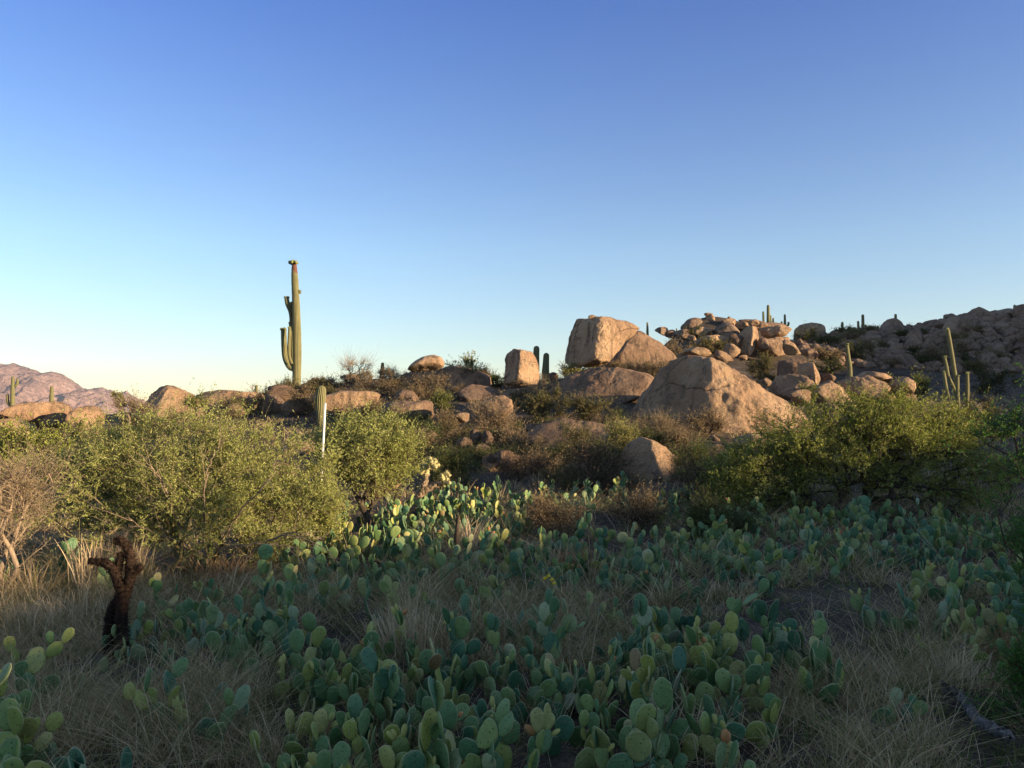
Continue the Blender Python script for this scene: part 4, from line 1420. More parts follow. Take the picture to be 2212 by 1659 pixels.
for q, (lb, x, y, rx, ry, Y, kd, nt_) in enumerate(sh):
    K = dict(KIND[kd])
    s = max(1.0, Y / 9.0)
    s2 = s ** 0.75
    X = (x * D - 512) / FPX * Y
    hy = hit(x, y + ry * .9, Y)
    if hy:
        Y = hy
        X = (x * D - 512) / FPX * Y
        bz = gz(X, Y)
    else:
        bz = WD(x, y + ry, Y).z - 0.08
    s = max(1.0, Y / 9.0)
    s2 = s ** 0.75
    rgq = random.Random(q)
    lob = [(x, y, rx * .72, ry * .8)]
    lob.append((x, y + ry * .55, rx * .6, ry * .4))
    for _ in range(3):
        lob.append((x + rgq.uniform(-.55, .55) * rx, y + rgq.uniform(-.35, .45) * ry, rx * rgq.uniform(.3, .5), ry * rgq.uniform(.35, .6)))
    K['L'] *= min(2.0, s ** 0.35)
    wk = rx * D / FPX * Y
    K['L'] = min(K['L'], wk * 0.5)
    plant('shrub', lb, 'bush', (X, Y, bz), ED(lob, Y, 1.0), 100 + q, targets=nt_, step=max(0.06, 0.09 * wk), lw=0.0052 * s2, ll=0.026 * s2, bases=4, spread_base=0.08 * wk,
          tip=0.0017 * s2, twig=0.0013 * s2, hug=0.25, partnames=('trunk', 'branch', 'foliage'), **K)

# low brush: a few kinds, copied over the slope and the shaded hillside


def copy_tree(o, loc, rz, sc, label, group):
    c = o.copy()
    SC.collection.objects.link(c)
    c.location = loc
    c.rotation_euler = (0, 0, rz)
    c.scale = sc
    c['label'] = label
    c['group'] = group
    for ch in o.children:
        d = ch.copy()
        SC.collection.objects.link(d)
        d.parent = c
    return c


def inside(x, y, poly):
    c = False
    for i in range(len(poly)):
        x0, y0 = poly[i]
        x1, y1 = poly[(i + 1) % len(poly)]
        if (y0 > y) != (y1 > y) and x < (x1 - x0) * (y - y0) / (y1 - y0) + x0:
            c = not c
    return c


rb = random.Random(77)
BRUSH = [
    ([(860, 930), (1120, 900), (1500, 930), (1520, 1080), (1180, 1060), (860, 1050)], (14.5, 26), 78, (0.45, 0.95), ('brown', 'thorn', 'olive', 'dark'), 'low brown and olive brush covering the shaded foot of the slope', 'low brush at the foot of the slope'),
    ([(560, 840), (860, 815), (1130, 830), (1340, 840), (1200, 900), (1000, 890), (880, 930), (560, 900)], (24, 44), 52, (0.5, 1.0), ('brown', 'olive', 'drypale'), 'low dry brush between the rocks of the crest slope', 'low brush between crest rocks'),
    ([(1180, 780), (1460, 760), (1720, 790), (1720, 830), (1500, 850), (1180, 830)], (28, 50), 14, (0.6, 1.1), ('brown', 'olive'), 'brown brush around the boulders of the crest', 'brush around crest boulders'),
    ([(0, 900), (300, 880), (560, 900), (560, 960), (0, 960)], (20, 34), 14, (0.5, 0.9), ('olive', 'drypale', 'brown'), 'dull brush behind the left palo verde', 'brush behind the left palo verde'),
    ([(1700, 720), (2300, 720), (2300, 900), (1980, 900), (1960, 820), (1700, 790)], (56, 84), 46, (0.7, 1.5), ('darkolive', 'olive', 'brown'), 'dark shrub growing between boulders on the shaded right hillside', 'shrubs of the shaded right hillside'),
]
for bi, (poly, (y0, y1), cnt, (s0, s1), kinds, lb, grp) in enumerate(BRUSH):
    protos = {}
    n = 0
    tries = 0
    while n < cnt and tries < 6000:
        tries += 1
        Y = rb.uniform(y0, y1)
        px = rb.uniform(0, 1060)
        X = (px - 512) / FPX * Y
        z = gz(X, Y)
        qx, qy = proj(X, Y, z)
        if not inside(qx / D, qy / D, poly):
            continue
        kd = rb.choice(kinds)
        if kd not in protos:
            K = dict(KIND[kd])
            K['L'] = 0.30
            s2 = (y0 / 9.0) ** .75
            protos[kd] = plant('shrub', lb, 'bush', (X, Y, z), [(X, Y, z + .32, .55, .55, .36), (X + .2, Y, z + .2, .5, .45, .22), (X - .3, Y - .1, z + .25, .4, .4, .25)], 900 + bi * 10 + len(protos), targets=130, step=.08,
                               lw=0.0055 * s2, ll=0.028 * s2, bases=5, spread_base=.12, tip=.002 * s2, twig=.0014 * s2, hug=.2, group=grp, **K)
            sc_ = rb.uniform(s0, s1)
            protos[kd].scale = (sc_, sc_, sc_)
        else:
            sc_ = rb.uniform(s0, s1)
            copy_tree(protos[kd], (X, Y, z), rb.uniform(0, 6.28), (sc_ * rb.uniform(.85, 1.3), sc_ * rb.uniform(.85, 1.3), sc_ * rb.uniform(.7, 1.15)), lb, grp)
        n += 1
# loose stones over the slope
for q in range(90):
    for _ in range(200):
        Y = rb.uniform(15, 46)
        px = rb.uniform(180, 860)
        X = (px - 512) / FPX * Y
        z = gz(X, Y)
        qx, qy = proj(X, Y, z)
        if qy / D < 1040 and qy / D > 800:
            break
    r = rb.choice([.15, .2, .3, .4, .55])
    put_rock('loose weathered stone half buried on the brushy slope below the crest', X, Y, z + r * .1, r * rb.uniform(.8, 1.5), r * rb.uniform(.8, 1.3), r * rb.uniform(.5, .9), rb.randint(0, 9), rb.choice([M_ROCK, M_ROCK2]), rb.uniform(0, 6.28), rb.uniform(-.4, .4), 'loose stones on the brushy slope', 'stone').name = 'stone'


def foot(xd, yd):
    """sheet pixel on near-flat ground to world x, y"""
    Y = 8.0
    for _ in range(12):
        X = (xd * D - 512) / FPX * Y
        z = gz(X, Y)
        v = (yd * D - 384) / FPX
        c, s = math.cos(PITCH), math.sin(PITCH)
        dy, dz = c + v * s, s - v * c
        if dz >= -0.005:
            return None
        Yn = dy * (z - EYE) / dz
        Y = 0.5 * Y + 0.5 * min(40, max(2.5, Yn))
    return (xd * D - 512) / FPX * Y, Y



# ------------------------------------------------------------------ chollas and dead wood


def knobby(name, pts, r, parent, mat, seed, spines=0, rough=0.12):
    if mat is M_CHOLLA_DEAD:
        rough = .20
    P = catmull(pts, 14 if mat is M_CHOLLA_DEAD else 10)
    P[1:-1] += np.random.default_rng(seed).normal(size=P[1:-1].shape) * r[0] * .07
    rg = np.random.default_rng(seed)
    k = 16
    ang = np.arange(k) / k * 6.2832
    T = np.gradient(P, axis=0)
    T /= np.linalg.norm(T, axis=1, keepdims=True)
    V = []
    m = len(P)
    for i in range(m):
        a = np.cross(T[i], [0.0, 1.0, 0.05])
        a /= np.linalg.norm(a)
        b = np.cross(T[i], a)
        f = i / (m - 1)
        rr_ = (r[0] + (r[1] - r[0]) * f) * (1 if 0 < i < m - 1 else (0.3 if i == m - 1 else 1))
        rad = rr_ * (1 + rough * np.where((np.arange(k) + (i % 2) * 2) % 4 < 2, 1, -1) + rg.normal(size=k) * rough * .5)
        V.append(P[i] + np.outer(rad * np.cos(ang), a) + np.outer(rad * np.sin(ang), b))
    V = np.vstack(V)
    i, j = np.meshgrid(np.arange(m - 1), np.arange(k), indexing='ij')
    i, j = i.ravel(), j.ravel()
    F = np.stack([i * k + j, i * k + (j + 1) % k, (i + 1) * k + (j + 1) % k, (i + 1) * k + j], 1)
    faces = [F]
    if spines:
        ci = rg.integers(0, len(V), spines)
        s = V[ci]
        cen = P[ci // k]
        d = s - cen
        d /= np.linalg.norm(d, axis=1, keepdims=True) + 1e-9
        d += rg.normal(size=d.shape) * .5
        segs = np.hstack([s, s + d * (0.012 if mat is M_CHOLLA_DEAD else 0.028), np.full((spines, 1), .0012), np.full((spines, 1), .0003)])
        V2, F2 = tubes(segs, 3)
        faces = [np.vstack([F, F2 + len(V)])]
        V = np.vstack([V, V2])
    return obj(name, mesh_np(name, V, faces, mat), parent)


YD = 5.9
YD = foot(255, 1432)[1]
bx, by, bz = base_at(255, YD)
root = empty('dead_cholla', (bx, by, bz))
tag(root, 'dead reddish brown cholla trunk with crooked arms among dry grass', 'cactus')


def DP(x, y, dy=0.0):
    p = WD(x, y, YD)
    return (p.x - bx, dy, p.z - bz)


knobby('trunk', [DP(265, 1440), DP(266, 1390), DP(262, 1330), DP(270, 1270)], (.040, .036), root, M_CHOLLA_DEAD, 1, 2200)
knobby('trunk', [DP(232, 1428, .05), DP(228, 1380, .05), DP(236, 1325, .04), DP(264, 1280, 0)], (.034, .032), root, M_CHOLLA_DEAD, 2, 1800)
knobby('arm', [DP(268, 1280), DP(282, 1245), DP(282, 1210), DP(274, 1182), DP(262, 1168), DP(250, 1170)], (.036, .024), root, M_CHOLLA_DEAD, 3, 1200)
knobby('arm', [DP(266, 1275, -.02), DP(254, 1240, -.03), DP(240, 1218, -.03), DP(222, 1213, -.03), DP(196, 1210, -.03)], (.034, .020), root, M_CHOLLA_DEAD, 4, 1200)
knobby('arm', [DP(278, 1240), DP(292, 1233), DP(306, 1222)], (.03, .022), root, M_CHOLLA_DEAD, 5, 600)
knobby('arm', [DP(250, 1235), DP(258, 1215), DP(262, 1192)], (.03, .022), root, M_CHOLLA_DEAD, 6, 600)

# live cholla
YL = 13.6
bx, by, bz = base_at(905, YL)
root = empty('live_cholla', (bx, by, bz))
tag(root, 'live jumping cholla with pale yellow spiny crown beyond the prickly pears', 'cactus')


def LP(x, y, dy=0.0):
    p = WD(x, y, YL)
    return (p.x - bx, dy, p.z - bz)


knobby('trunk', [LP(900, 1100), LP(903, 1080), LP(912, 1062), LP(935, 1050), LP(955, 1042)], (.075, .05), root, M_BARKP, 7, 0, .2)
knobby('trunk', [LP(908, 1070), LP(915, 1050), LP(920, 1035), LP(922, 1022)], (.06, .045), root, M_BARKP, 8, 0, .2)
rl = random.Random(3)
for q in range(26):
    cxx, cyy = (925, 1005) if q < 18 else (962, 1036)
    x0, y0 = cxx + rl.uniform(-10, 10), cyy + rl.uniform(-6, 12)
    a = rl.uniform(0, 6.28)
    L_ = rl.uniform(10, 18)
    x1, y1 = x0 + math.cos(a) * L_, y0 - abs(math.sin(a)) * L_ * rl.choice([1, 1, 1, -.6])
    dy0 = rl.uniform(-.15, .15)
    knobby('stem_joint', [LP(x0, y0, dy0), LP((x0 + x1) / 2, (y0 + y1) / 2 - 1, dy0 * 1.4), LP(x1, y1, dy0 * 2)], (.032, .026), root, M_CHOLLA, 30 + q, 90, .25)
knobby('arm', [LP(920, 1030), LP(922, 1015), LP(926, 1000)], (.045, .035), root, M_CHOLLA, 61, 100, .2)

# fallen dead branch at lower right
YB = 5.0
b0 = WD(2040, 1500, 5.3)
b0.z = gz(b0.x, b0.y)
root = empty('dead_branch', b0)
tag(root, 'thick grey-black dead branch lying on dry grass at lower right', 'branch')


def BP(x, y, Y):
    p = WD(x, y, Y - .25)
    return (p.x - b0.x, p.y - b0.y, p.z - b0.z)


knobby('branch', [BP(2036, 1490, 5.1), BP(2065, 1498, 5.05), BP(2088, 1520, 4.9), BP(2112, 1555, 4.6), BP(2145, 1575, 4.4), BP(2182, 1592, 4.25)], (.027, .030), root, M_BARKS, 12, 0, .16)
knobby('stub', [BP(2058, 1500, 5.06), BP(2045, 1486, 5.08), BP(2034, 1472, 5.08)], (.022, .010), root, M_BARK, 13, 0, .14)
knobby('stub', [BP(2052, 1498, 5.06), BP(2040, 1506, 5.06), BP(2030, 1514, 5.08)], (.018, .008), root, M_BARK, 14, 0, .14)
# thin dark stake-like stump
YT = 9.6
bx, by, bz = base_at(985, YT)
root = empty('dead_snag', (bx, by, bz))
tag(root, 'thin grey dead stem standing upright among the prickly pears, centre', 'stem')
px0 = WD(990, 1150, YT)
knobby('stem', [(0, 0, -0.05), (0.01, 0, .3), (.03, 0, .55), (px0.x - bx, 0, px0.z - bz)], (.035, .012), root, M_BARK, 15, 0, .12)

# ------------------------------------------------------------------ prickly pears
PADS = []


def pad_mesh(k):
    ra = random.Random(k * 7 + 1)
    Hh = 1.0
    Wd = ra.uniform(0.32, 0.43)
    egg = ra.uniform(0.15, 0.42)
    th = ra.uniform(0.045, 0.07)
    n = 22
    rim = []
    for j in range(n):
        a = 2 * math.pi * (j + .5) / n - math.pi / 2
        z = 0.5 + 0.5 * math.sin(a)
        x = Wd * math.cos(a) * (1 - egg + egg * math.sqrt(max(z, 0.0)) * 1.15)
        x *= 1 + ra.uniform(-.045, .045)
        z *= 1 + ra.uniform(-.022, .022)
        rim.append((x, z))
    rim = np.array(rim)
    c = np.array([0, 0.52])
    rings = [1.0, 0.93, 0.72, 0.4]
    V = []
    bend = ra.uniform(-.35, .35)
    bend2 = ra.uniform(-.2, .2)
    tw = ra.uniform(-.3, .3)

    def yb(x, z):
        return bend * x * x + bend2 * (z - .5) ** 2 + tw * x * (z - .5)
    for side in (1, -1):
        for s in rings:
            if side == -1 and s == 1.0:
                continue
            t_ = th * math.sqrt(max(0, 1 - s ** 2.6)) * side
            for p in rim:
                q = c + (p - c) * s
                V.append((q[0], t_ + yb(q[0], q[1]), q[1]))
        V.append((c[0], th * side + yb(0, .52), c[1]))
    F3, F4 = [], []
    R = [0, n, 2 * n, 3 * n]
    cf = 4 * n
    RB = [0, 4 * n + 1, 5 * n + 1, 6 * n + 1]
    cb = 7 * n + 1
    for (rr_, cc, flip) in ((R, cf, False), (RB, cb, True)):
        for q in range(3):
            for j in range(n):
                j2 = (j + 1) % n
                f = [rr_[q] + j, rr_[q] + j2, rr_[q + 1] + j2, rr_[q + 1] + j]
                F4.append(f[::-1] if not flip else f)
        for j in range(n):
            j2 = (j + 1) % n
            f = [rr_[3] + j, rr_[3] + j2, cc]
            F3.append(f[::-1] if not flip else f)
    ra_ = np.zeros(len(V))
    ra_[:n] = 1.0
    return mesh_np('pad', V, [F4, F3], M_PAD, attrs={'rim': ra_}), rim


PADS = [pad_mesh(k) for k in range(10)]
V0, F0 = ICO[2]
FR = V0 * [0.011, 0.011, 0.024] + [0, 0, 0.02]
ME_BUD = mesh_np('fruit', FR, [F0], M_FRUIT)
ME_FRUIT = mesh_np('fruit', FR * [1.2, 1.2, 1.0], [F0], M_FRUITR)
SCN = bpy.data.collections


TINT = [(1, 1, 1)]
TINTS = [(1.0, 0.98, 0.92), (1.30, 1.10, 0.72), (0.66, 0.80, 0.80), (1.15, 1.02, 0.75), (0.8, 0.90, 0.84), (1.28, 1.12, 0.82), (0.72, 0.86, 0.86)]


def make_pad(parent, p, up, nrm, size, ra, fruit=0.0, big=False):
    k = ra.randrange(10)
    me, rim = PADS[k]
    o = bpy.data.objects.new('pad', me)
    up = Vector(up).normalized()
    nrm = Vector(nrm)
    nrm = (nrm - up * nrm.dot(up)).normalized()
    xax = nrm.cross(up).normalized()
    M = Matrix((xax, nrm, up)).transposed().to_4x4()
    sx = size * ra.uniform(.88, 1.12)
    o.matrix_basis = Matrix.Translation(p) @ M @ Matrix.Diagonal((sx, size, size, 1))
    SC.collection.objects.link(o)
    o.parent = parent
    o.color = (*TINT[0], 1)
    pts = []
    n = len(rim)
    for j in range(n):
        x, z = rim[j]
        if z > 0.55:
            pts.append((Vector((x * sx, 0, z * size)), Vector((x, 0, (z - .45))).normalized()))
    Rm = M.to_3x3()
    pts = [(Rm @ a + p, (Rm @ b).normalized()) for a, b in pts]
    if ra.random() < fruit:
        for (a, b) in ra.sample(pts, min(len(pts), ra.randint(1, 4))):
            f = bpy.data.objects.new('fruit', ME_BUD if ra.random() < .85 else ME_FRUIT)
            q = b.to_track_quat('Z', 'Y').to_matrix().to_4x4()
            s_ = ra.uniform(.8, 1.5)
            SC.collection.objects.link(f)
            f.parent = o
            f.matrix_basis = o.matrix_basis.inverted() @ (Matrix.Translation(a - b * .004) @ q @ Matrix.Diagonal((s_, s_, s_, 1)))
    return pts


def prickly(label, x, y, ra, n_pads=16, size=0.2, width=0.45, group=None, fruit=0.05, hmax=0.8):
    z = gz(x, y)
    root = empty('prickly_pear', (x, y, z))
    tag(root, label, 'cactus', group)
    TINT[0] = ra.choice(TINTS)
    cnt = 0
    heads = []
    n_pads = int(n_pads * 1.5)
    size *= 0.86
    nb = max(3, int(n_pads * .36))
    for b in range(nb):
        a = ra.uniform(0, 6.28)
        rr_ = width * .75 * math.sqrt(ra.random())
        p = Vector((math.cos(a) * rr_, math.sin(a) * rr_, -0.02))
        p.z += gz(x + p.x, y + p.y) - z
        up = Vector((math.cos(a) * .45 * rr_ / width + ra.gauss(0, .22), math.sin(a) * .45 * rr_ / width + ra.gauss(0, .22), 1))
        th = ra.uniform(0, 3.14)
        s = size * ra.uniform(.8, 1.2)
        pts = make_pad(root, p, up, (math.cos(th), math.sin(th), 0), s, ra)
        heads.append((pts, 1, th))
        cnt += 1
    while cnt < n_pads and heads:
        pts, lvl, th = heads.pop(0)
        for _ in range(ra.choice([1, 2, 2, 3])):
            if cnt >= n_pads:
                break
            a, b = ra.choice(pts)
            if a.z > hmax:
                continue
            up = b * .9 + Vector((ra.gauss(0, .22), ra.gauss(0, .22), .85))
            t2 = th + ra.gauss(0, .8)
            s = size * ra.uniform(.6, 1.15) * (0.95 ** lvl)
            pp = make_pad(root, a - b * .02 * size, up, (math.cos(t2), math.sin(t2), ra.gauss(0, .15)), s, ra, fruit if lvl >= 1 else 0)
            heads.append((pp, lvl + 1, t2))
            cnt += 1
        ra.shuffle(heads)
    return root


def inside(x, y, poly):
    c = False
    for i in range(len(poly)):
        x0, y0 = poly[i]
        x1, y1 = poly[(i + 1) % len(poly)]
        if (y0 > y) != (y1 > y) and x < (x1 - x0) * (y - y0) / (y1 - y0) + x0:
            c = not c
    return c


# beds on the sheet: polygon of plant feet, spacing, label
BEDS = [
    ('prickly pear in the far bed with sunlit yellow pad tips, below the live cholla', [(700, 1150), (930, 1105), (1130, 1105), (1130, 1180), (900, 1185), (720, 1190)], 0.42, (0.14, 0.19), (14, 20), 'prickly pears of the far sunlit-tipped bed'),
    ('prickly pear at the rear of the bed, before the dark thorny bush', [(940, 1075), (1200, 1070), (1450, 1080), (1480, 1130), (1150, 1125), (1130, 1100), (940, 1100)], 0.5, (0.15, 0.19), (12, 18), 'prickly pears before the dark thorny bush'),
    ('blue-green prickly pear in the shaded bed beneath the right palo verde', [(1480, 1170), (1650, 1125), (1950, 1120), (2120, 1150), (2330, 1160), (2330, 1210), (2150, 1215), (1850, 1250), (1600, 1260), (1480, 1230)], 0.46, (0.15, 0.20), (12, 18), 'prickly pears beneath the right palo verde'),
    ('prickly pear in the shaded band across the middle, right of the thin dead stem', [(1000, 1200), (1220, 1185), (1480, 1210), (1640, 1290), (1400, 1300), (1250, 1270), (1000, 1290)], 0.46, (0.15, 0.20), (12, 18), 'prickly pears of the middle shaded band'),
    ('prickly pear left of the thin dead stem, under the palo verde edge', [(660, 1200), (960, 1200), (960, 1290), (860, 1300), (640, 1290)], 0.44, (0.16, 0.21), (12, 18), 'prickly pears left of the thin dead stem'),
    ('prickly pear in the left bed right beside the dead cholla', [(285, 1400), (480, 1350), (700, 1370), (700, 1450), (520, 1500), (330, 1480)], 0.36, (0.14, 0.19), (10, 16), 'prickly pears beside the dead cholla'),
    ('large prickly pear in the thick foreground bed at the bottom centre', [(620, 1470), (900, 1420), (1020, 1460), (1250, 1470), (1290, 1560), (1500, 1640), (1500, 1760), (640, 1790), (560, 1740), (700, 1600)], 0.31, (0.15, 0.20), (14, 20), 'prickly pears of the bottom centre bed'),
    ('prickly pear in the rounded clump right of centre, bare soil behind it', [(1320, 1450), (1450, 1400), (1720, 1440), (1770, 1520), (1600, 1560), (1500, 1590), (1350, 1590)], 0.31, (0.15, 0.20), (14, 20), 'prickly pears of the rounded clump right of centre'),
    ('prickly pear in the right-hand bed beyond the dead branch', [(1920, 1370), (2000, 1290), (2212, 1260), (2420, 1290), (2400, 1400), (2212, 1430), (2080, 1440), (1980, 1420)], 0.40, (0.15, 0.20), (12, 18), 'prickly pears of the right-hand bed'),
    ('prickly pear in the lower left corner group', [(-40, 1640), (100, 1600), (200, 1680), (330, 1700), (350, 1760), (-40, 1800)], 0.40, (0.16, 0.21), (10, 15), 'prickly pears in the lower left corner'),
    ('prickly pear scattered in the grassy middle band, between the two big cactus beds', [(480, 1320), (900, 1290), (1320, 1290), (1360, 1400), (1250, 1440), (900, 1410), (500, 1360)], 0.62, (0.14, 0.19), (8, 14), 'prickly pears scattered in the middle grass'),
    ('prickly pear in the lower left grass, between the dead cholla and the corner group', [(0, 1480), (300, 1500), (620, 1500), (600, 1640), (360, 1660), (0, 1600)], 0.75, (0.14, 0.19), (7, 12), 'prickly pears in the lower left grass'),
    ('prickly pear in the dark shade under the left palo verde', [(-30, 1260), (200, 1235), (240, 1290), (0, 1300)], 0.60, (0.16, 0.2), (10, 14), 'prickly pears shaded by the left palo verde'),
]


allp = []
rp = random.Random(11)
for (lb, poly, sp_, sz, np_, grp) in BEDS:
    xs_ = [p[0] for p in poly]
    ys_ = [p[1] for p in poly]
    miss = 0
    while miss < 250:
        x = rp.uniform(min(xs_), max(xs_))
        y = rp.uniform(min(ys_), max(ys_))
        if not inside(x, y, poly):
            continue
        f = foot(x, y)
        if f is None or any((f[0] - a) ** 2 + (f[1] - b) ** 2 < (sp_ * rp.uniform(.8, 1.3)) ** 2 for a, b in allp):
            miss += 1
            continue
        allp.append(f)
        prickly(lb, f[0], f[1], rp, rp.randint(*np_), rp.uniform(*sz), rp.uniform(.28, .42), grp, hmax=0.5 if f[1] < 7 else 0.6)
# loose single plants
for (x, y, n_, s_, lb) in [
    (30, 1650, 7, .23, 'large-padded prickly pear at the bottom of the left edge'),
    (245, 1440, 5, .12, 'small yellow-green prickly pear at the foot of the dead cholla'),
    (515, 1590, 5, .19, 'single open prickly pear with dark blue-green pads, bottom left of centre'),
    (340, 1335, 8, .15, 'bright yellow-green prickly pear catching sun right of the dead cholla'),
    (415, 1560, 5, .19, 'olive prickly pear with one pointed upright pad in the lower left'),
    (1900, 1570, 4, .14, 'two-padded low prickly pear in the lower right grass'),
    (1790, 1500, 5, .13, 'small prickly pear at the right end of the rounded clump'),
    (1620, 1600, 6, .15, 'small prickly pear at the front edge of the rounded clump'),
    (2110, 1470, 5, .17, 'prickly pear with a dotted round pad right of the dead branch tip'),
    (1180, 1350, 7, .15, 'prickly pear beside the yellow flower in the middle grass'),
    (600, 1420, 7, .16, 'prickly pear right of the left bed among dry grass'),
    (1440, 1370, 5, .13, 'low prickly pear on the grassy patch right of the yellow flower'),
    (80, 1480, 6, .14, 'low half-hidden prickly pear in the left grass'),
]:
    f = foot(x, y)
    allp.append(f)
    prickly(lb, f[0], f[1], rp, n_, s_, .18, None, hmax=.45)
print('prickly pears', len(allp))

# yellow flower
f = foot(1185, 1345)
root = empty('wildflower', (f[0], f[1], gz(*f)))
tag(root, 'small yellow wildflower on a thin stem in the middle grass', 'flower')
segs = [[0, 0, 0, .01, 0, .3, .003, .002], [.01, 0, .3, .03, 0, .36, .002, .0015], [.01, 0, .3, -.03, 0, .37, .002, .0015], [.01, 0, .2, .05, .01, .33, .002, .0015]]
V, F_ = tubes(np.array(segs), 4)
obj('stem', mesh_np('stem', V, [F_], M_LEAF_PV2, False), root)
for (a, b_) in ((.03, .36), (-.03, .37), (.05, .33), (.0, .39)):
    lumps('flower_head', root, (a, 0, b_), .02, 7, M_YFLOWER, 3, size=.45)

# ------------------------------------------------------------------ grass


def blades(cx, cy, n, rg, h, spread, width, lean=0.45, wind=(0.0, 0.0), cz=None, bend=0.5):
    """cx, cy arrays of clump centres; n blades each; returns V, F quads"""
    m = len(cx)
    x = np.repeat(cx, n) + rg.normal(size=m * n) * np.repeat(spread, n)
    y = np.repeat(cy, n) + rg.normal(size=m * n) * np.repeat(spread, n)
    z = terrain(x, y) if cz is None else np.full(m * n, cz)
    H_ = np.repeat(h, n) * rg.uniform(.45, 1.15, m * n)
    a = rg.uniform(0, 6.2832, m * n)
    l_ = lean * rg.uniform(.1, 1.0, m * n)
    ca, cl = rg.uniform(0, 6.2832, m), rg.uniform(0, .7 if m > 1 else .12, m)
    dx, dy = np.cos(a) * l_ + np.repeat(np.cos(ca) * cl, n), np.sin(a) * l_ + np.repeat(np.sin(ca) * cl, n)
    wa = rg.uniform(0, 6.2832, m * n)
    wx, wy = np.cos(wa) * width, np.sin(wa) * width
    P = []
    for t_, ww in ((0, 1.0), (.4, .9), (.75, .6), (1.0, .12)):
        bx_ = x + dx * H_ * (t_ + bend * t_ * t_)
        by_ = y + dy * H_ * (t_ + bend * t_ * t_)
        bz_ = z + H_ * (t_ - 0.35 * bend * (l_ + .2) * t_ * t_) - 0.01
        P.append(np.stack([bx_ - wx * ww, by_ - wy * ww, bz_], 1))
        P.append(np.stack([bx_ + wx * ww, by_ + wy * ww, bz_], 1))
    V = np.stack(P, 1).reshape(-1, 3)
    base = (np.arange(m * n) * 8)[:, None]
    F = np.vstack([base + np.array([[0, 1, 3, 2]]), base + np.array([[2, 3, 5, 4]]), base + np.array([[4, 5, 7, 6]])])
    return V, F


rg = np.random.default_rng(3)
GR = [
    ([(-60, 1330), (220, 1300), (300, 1480), (680, 1520), (560, 1700), (300, 1660), (-60, 1660)], 2.0),
    ([(-60, 1270), (700, 1250), (700, 1360), (-60, 1380)], 1.3),
    ([(1240, 1280), (1700, 1290), (1980, 1330), (2212, 1440), (2280, 1800), (1350, 1800), (1500, 1600), (1780, 1500), (1700, 1420), (1330, 1400)], 1.0),
    ([(820, 1270), (1320, 1270), (1350, 1440), (1020, 1460), (860, 1420)], 1.4),
    ([(1780, 1440), (2212, 1440), (2280, 1700), (1700, 1640)], 1.0),
]
CH = foot(255, 1432)
cxs, cys = [], []
while len(cxs) < 3900:
    Y = 2.6 + 13 * rp.random() ** 1.1
    px = rp.uniform(-220, 1330)
    X = (px - 512) / FPX * Y
    qx, qy = proj(X, Y, 0.0)
    qx, qy = qx / D, qy / D
    wgt = 0.16
    for poly, k_ in GR:
        if inside(qx, qy, poly):
            wgt = max(wgt, k_ * .5)
    if 1480 < qx < 1950 and 1280 < qy < 1430:
        wgt *= 0.18
    if ((X - CH[0]) ** 2 + (Y - CH[1]) ** 2 < .16) or (2060 < qx < 2240 and 1600 < qy < 1790) or (2000 < qx < 2230 and 1515 < qy < 1605) or (560 < qx < 720 and 1530 < qy < 1610) or (180 < qx < 300 and 1430 < qy < 1520):
        continue
    if 1100 < qx < 1800 and qy > 1590:
        wgt *= 0.35
    if 760 < qy and rp.random() < wgt:
        cxs.append(X)
        cys.append(Y)
cxs, cys = np.array(cxs), np.array(cys)
hh = rg.uniform(.10, .24, len(cxs)) + .22 * (rg.random(len(cxs)) < .18)
near = cys < 7.5
Vs, Fs, off = [], [], 0
for m_, n_, wd in ((near, 30, .0018), (~near, 26, .0032)):
    V, F_ = blades(cxs[m_], cys[m_], n_, rg, hh[m_], rg.uniform(.02, .09, m_.sum()), wd, lean=.9, bend=.8)
    Vs.append(V)
    Fs.append(F_ + off)
    off += len(V)
tag(obj('dry_grass', mesh_np('dry_grass', np.vstack(Vs), [np.vstack(Fs)], M_STRAW, False)), 'dry grey-brown grass covering the ground between the cacti', 'grass', kind='stuff')

# green weeds between the grass
m_ = rg.random(len(cxs)) < .35
wx_, wy_ = cxs[m_] + rg.normal(size=m_.sum()) * .3, cys[m_] + rg.normal(size=m_.sum()) * .3
V, F_ = blades(wx_, wy_, 22, rg, rg.uniform(.05, .16, m_.sum()), rg.uniform(.03, .09, m_.sum()), .0042, lean=1.3)
tag(obj('weeds', mesh_np('weeds', V, [F_], M_LEAF_OL2, False)), 'low olive-green weeds between grass and prickly pears', 'weeds', kind='stuff')

# ground litter: fallen straw and twigs
n_ = 9000
Y = 2.5 + 12 * rg.random(n_)
X = (rg.uniform(-60, 1090, n_) - 512) / FPX * Y
z = terrain(X, Y)
a = rg.uniform(0, 6.28, n_)
L_ = rg.uniform(.03, .16, n_)
segs = np.stack([X, Y, z + .006, X + np.cos(a) * L_, Y + np.sin(a) * L_, z + .006 + rg.uniform(0, .05, n_), np.full(n_, .0016), np.full(n_, .001)], 1)
V, F_ = tubes(segs, 3)
tag(obj('ground_litter', mesh_np('ground_litter', V, [F_], M_STRAW, False)), 'fallen straw and twigs scattered over the soil', 'litter', kind='stuff')

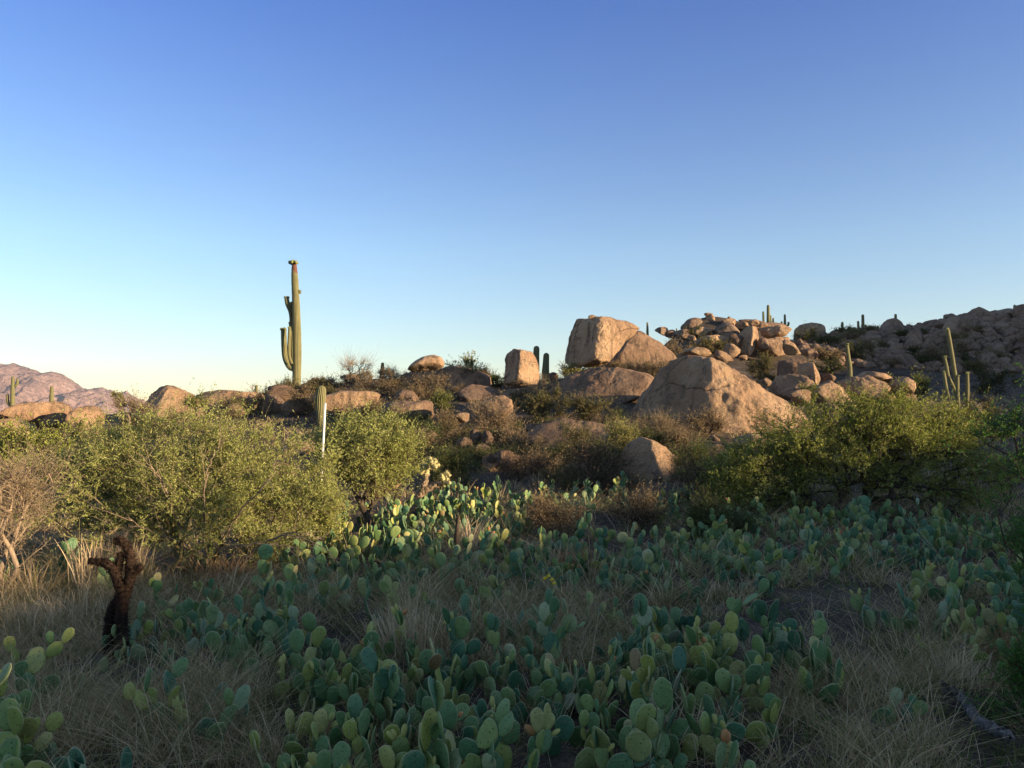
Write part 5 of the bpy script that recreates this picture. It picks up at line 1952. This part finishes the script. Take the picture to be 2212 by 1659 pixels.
# single bunchgrass tufts that stand out
for q, (x, y, n_, h_, sp_, mt, lb, lean_) in enumerate([
    (70, 1345, 420, .20, .16, M_STRAWL, 'pale straw bunchgrass glowing in the sun at the left edge', .5),
    (155, 1340, 380, .22, .14, M_STRAWL, 'pale straw bunchgrass left of the dead cholla, beside the edge tuft', .5),
    (870, 1420, 300, .40, .08, M_STRAWL, 'tall golden bunchgrass leaning among the prickly pears left of centre', .4),
    (930, 1390, 200, .26, .07, M_STRAW, 'short brown bunchgrass right of the tall golden bunchgrass', .5),
    (2160, 1435, 260, .30, .08, M_STRAWO, 'rusty orange bunchgrass at the right edge', .35),
    (1010, 1190, 160, .45, .06, M_STRAWL, 'tall pale grass rising before the live cholla', .5),
    (1190, 1230, 120, .3, .08, M_STRAWL, 'pale grass tuft in the shaded middle band', .5),
    (205, 1275, 220, .55, .08, M_STRAWL, 'tall dry pale stalks standing behind the dead cholla, left', .28),
    (285, 1270, 220, .5, .08, M_STRAW, 'tall dry stalks standing behind the dead cholla, right', .3),
    (1560, 1290, 260, .18, .2, M_STRAW, 'low matted grass on the bare patch right of centre', .9),
    (2060, 1480, 160, .26, .07, M_STRAWL, 'yellowish grass tuft at the tip of the dead branch', .35),
    (1230, 1235, 120, .35, .08, M_STRAWO, 'reddish brown grass before the dark thorny bush', .4),
    (500, 1260, 260, .3, .2, M_STRAWO, 'brown grass beneath the wide left palo verde', .6),
    (1905, 1640, 200, .14, .12, M_STRAW, 'tangled grey grass at the bottom right', 1.2),
    (1500, 1600, 200, .2, .14, M_STRAWL, 'arching pale grass in front of the rounded clump', 1.3),
]):
    f = foot(x, y)
    rgt = np.random.default_rng(50 + q)
    wd = .0022 + .00035 * f[1]
    n_ = int(n_ * .6)
    V, F_ = blades(np.array([0.0]), np.array([0.0]), n_, rgt, np.array([h_]), np.array([sp_]), wd, lean=lean_, cz=0.0)
    o = obj('bunchgrass', mesh_np('bunchgrass', V, [F_], mt, False), None, (f[0], f[1], gz(*f)))
    tag(o, lb, 'grass tuft')

# dry grass and low growth over the slope
n_ = 3400
cx2, cy2 = [], []
while len(cx2) < n_:
    Y = rp.uniform(13.5, 46)
    px = rp.uniform(-200, 1200)
    X = (px - 512) / FPX * Y
    cx2.append(X)
    cy2.append(Y)
V, F_ = blades(np.array(cx2), np.array(cy2), 14, rg, rg.uniform(.12, .32, n_), np.full(n_, .12), .006, lean=.9)
tag(obj('slope_grass', mesh_np('slope_grass', V, [F_], M_STRAW, False)), 'thin dry grass and weeds growing over the rocky slope', 'grass', kind='stuff')

# small stones on the soil
V0, F0 = ICO[2]
for q, (x, y, s_, lb) in enumerate([(1905, 1650, .035, 'small pale stone at the bottom edge right of centre'), (40, 1375, .03, 'small pale stone in the grass near the left edge'),
                                    (2010, 1210, .05, 'pale stone in the shaded bed at the right')]):
    f = foot(x, y)
    o = obj('stone', rock_mesh(q, M_ROCK), None, (f[0], f[1], gz(*f) + s_ * .4))
    o.scale = (s_, s_, s_ * .7)
    tag(o, lb, 'stone')

# ------------------------------------------------------------------ haze: one closed box of even air
t = NT('air')
pv = t.n('VolumePrincipled')
pv.inputs['Color'].default_value = (0.80, 0.88, 1.0, 1)
pv.inputs['Density'].default_value = 0.00007
pv.inputs['Anisotropy'].default_value = 0.2
t.l(pv.outputs[0], t.out.inputs['Volume'])
HB = 6100.0
vz = [-30.0, 320.0]
V = [(x, y, z) for z in vz for x, y in ((-HB, -HB), (HB, -HB), (HB, HB), (-HB, HB))]
F4 = [[0, 3, 2, 1], [4, 5, 6, 7], [0, 1, 5, 4], [1, 2, 6, 5], [2, 3, 7, 6], [3, 0, 4, 7]]
tag(obj('haze', mesh_np('haze', V, [F4], t.m, False)), 'thin blue evening haze', 'haze', kind='stuff')
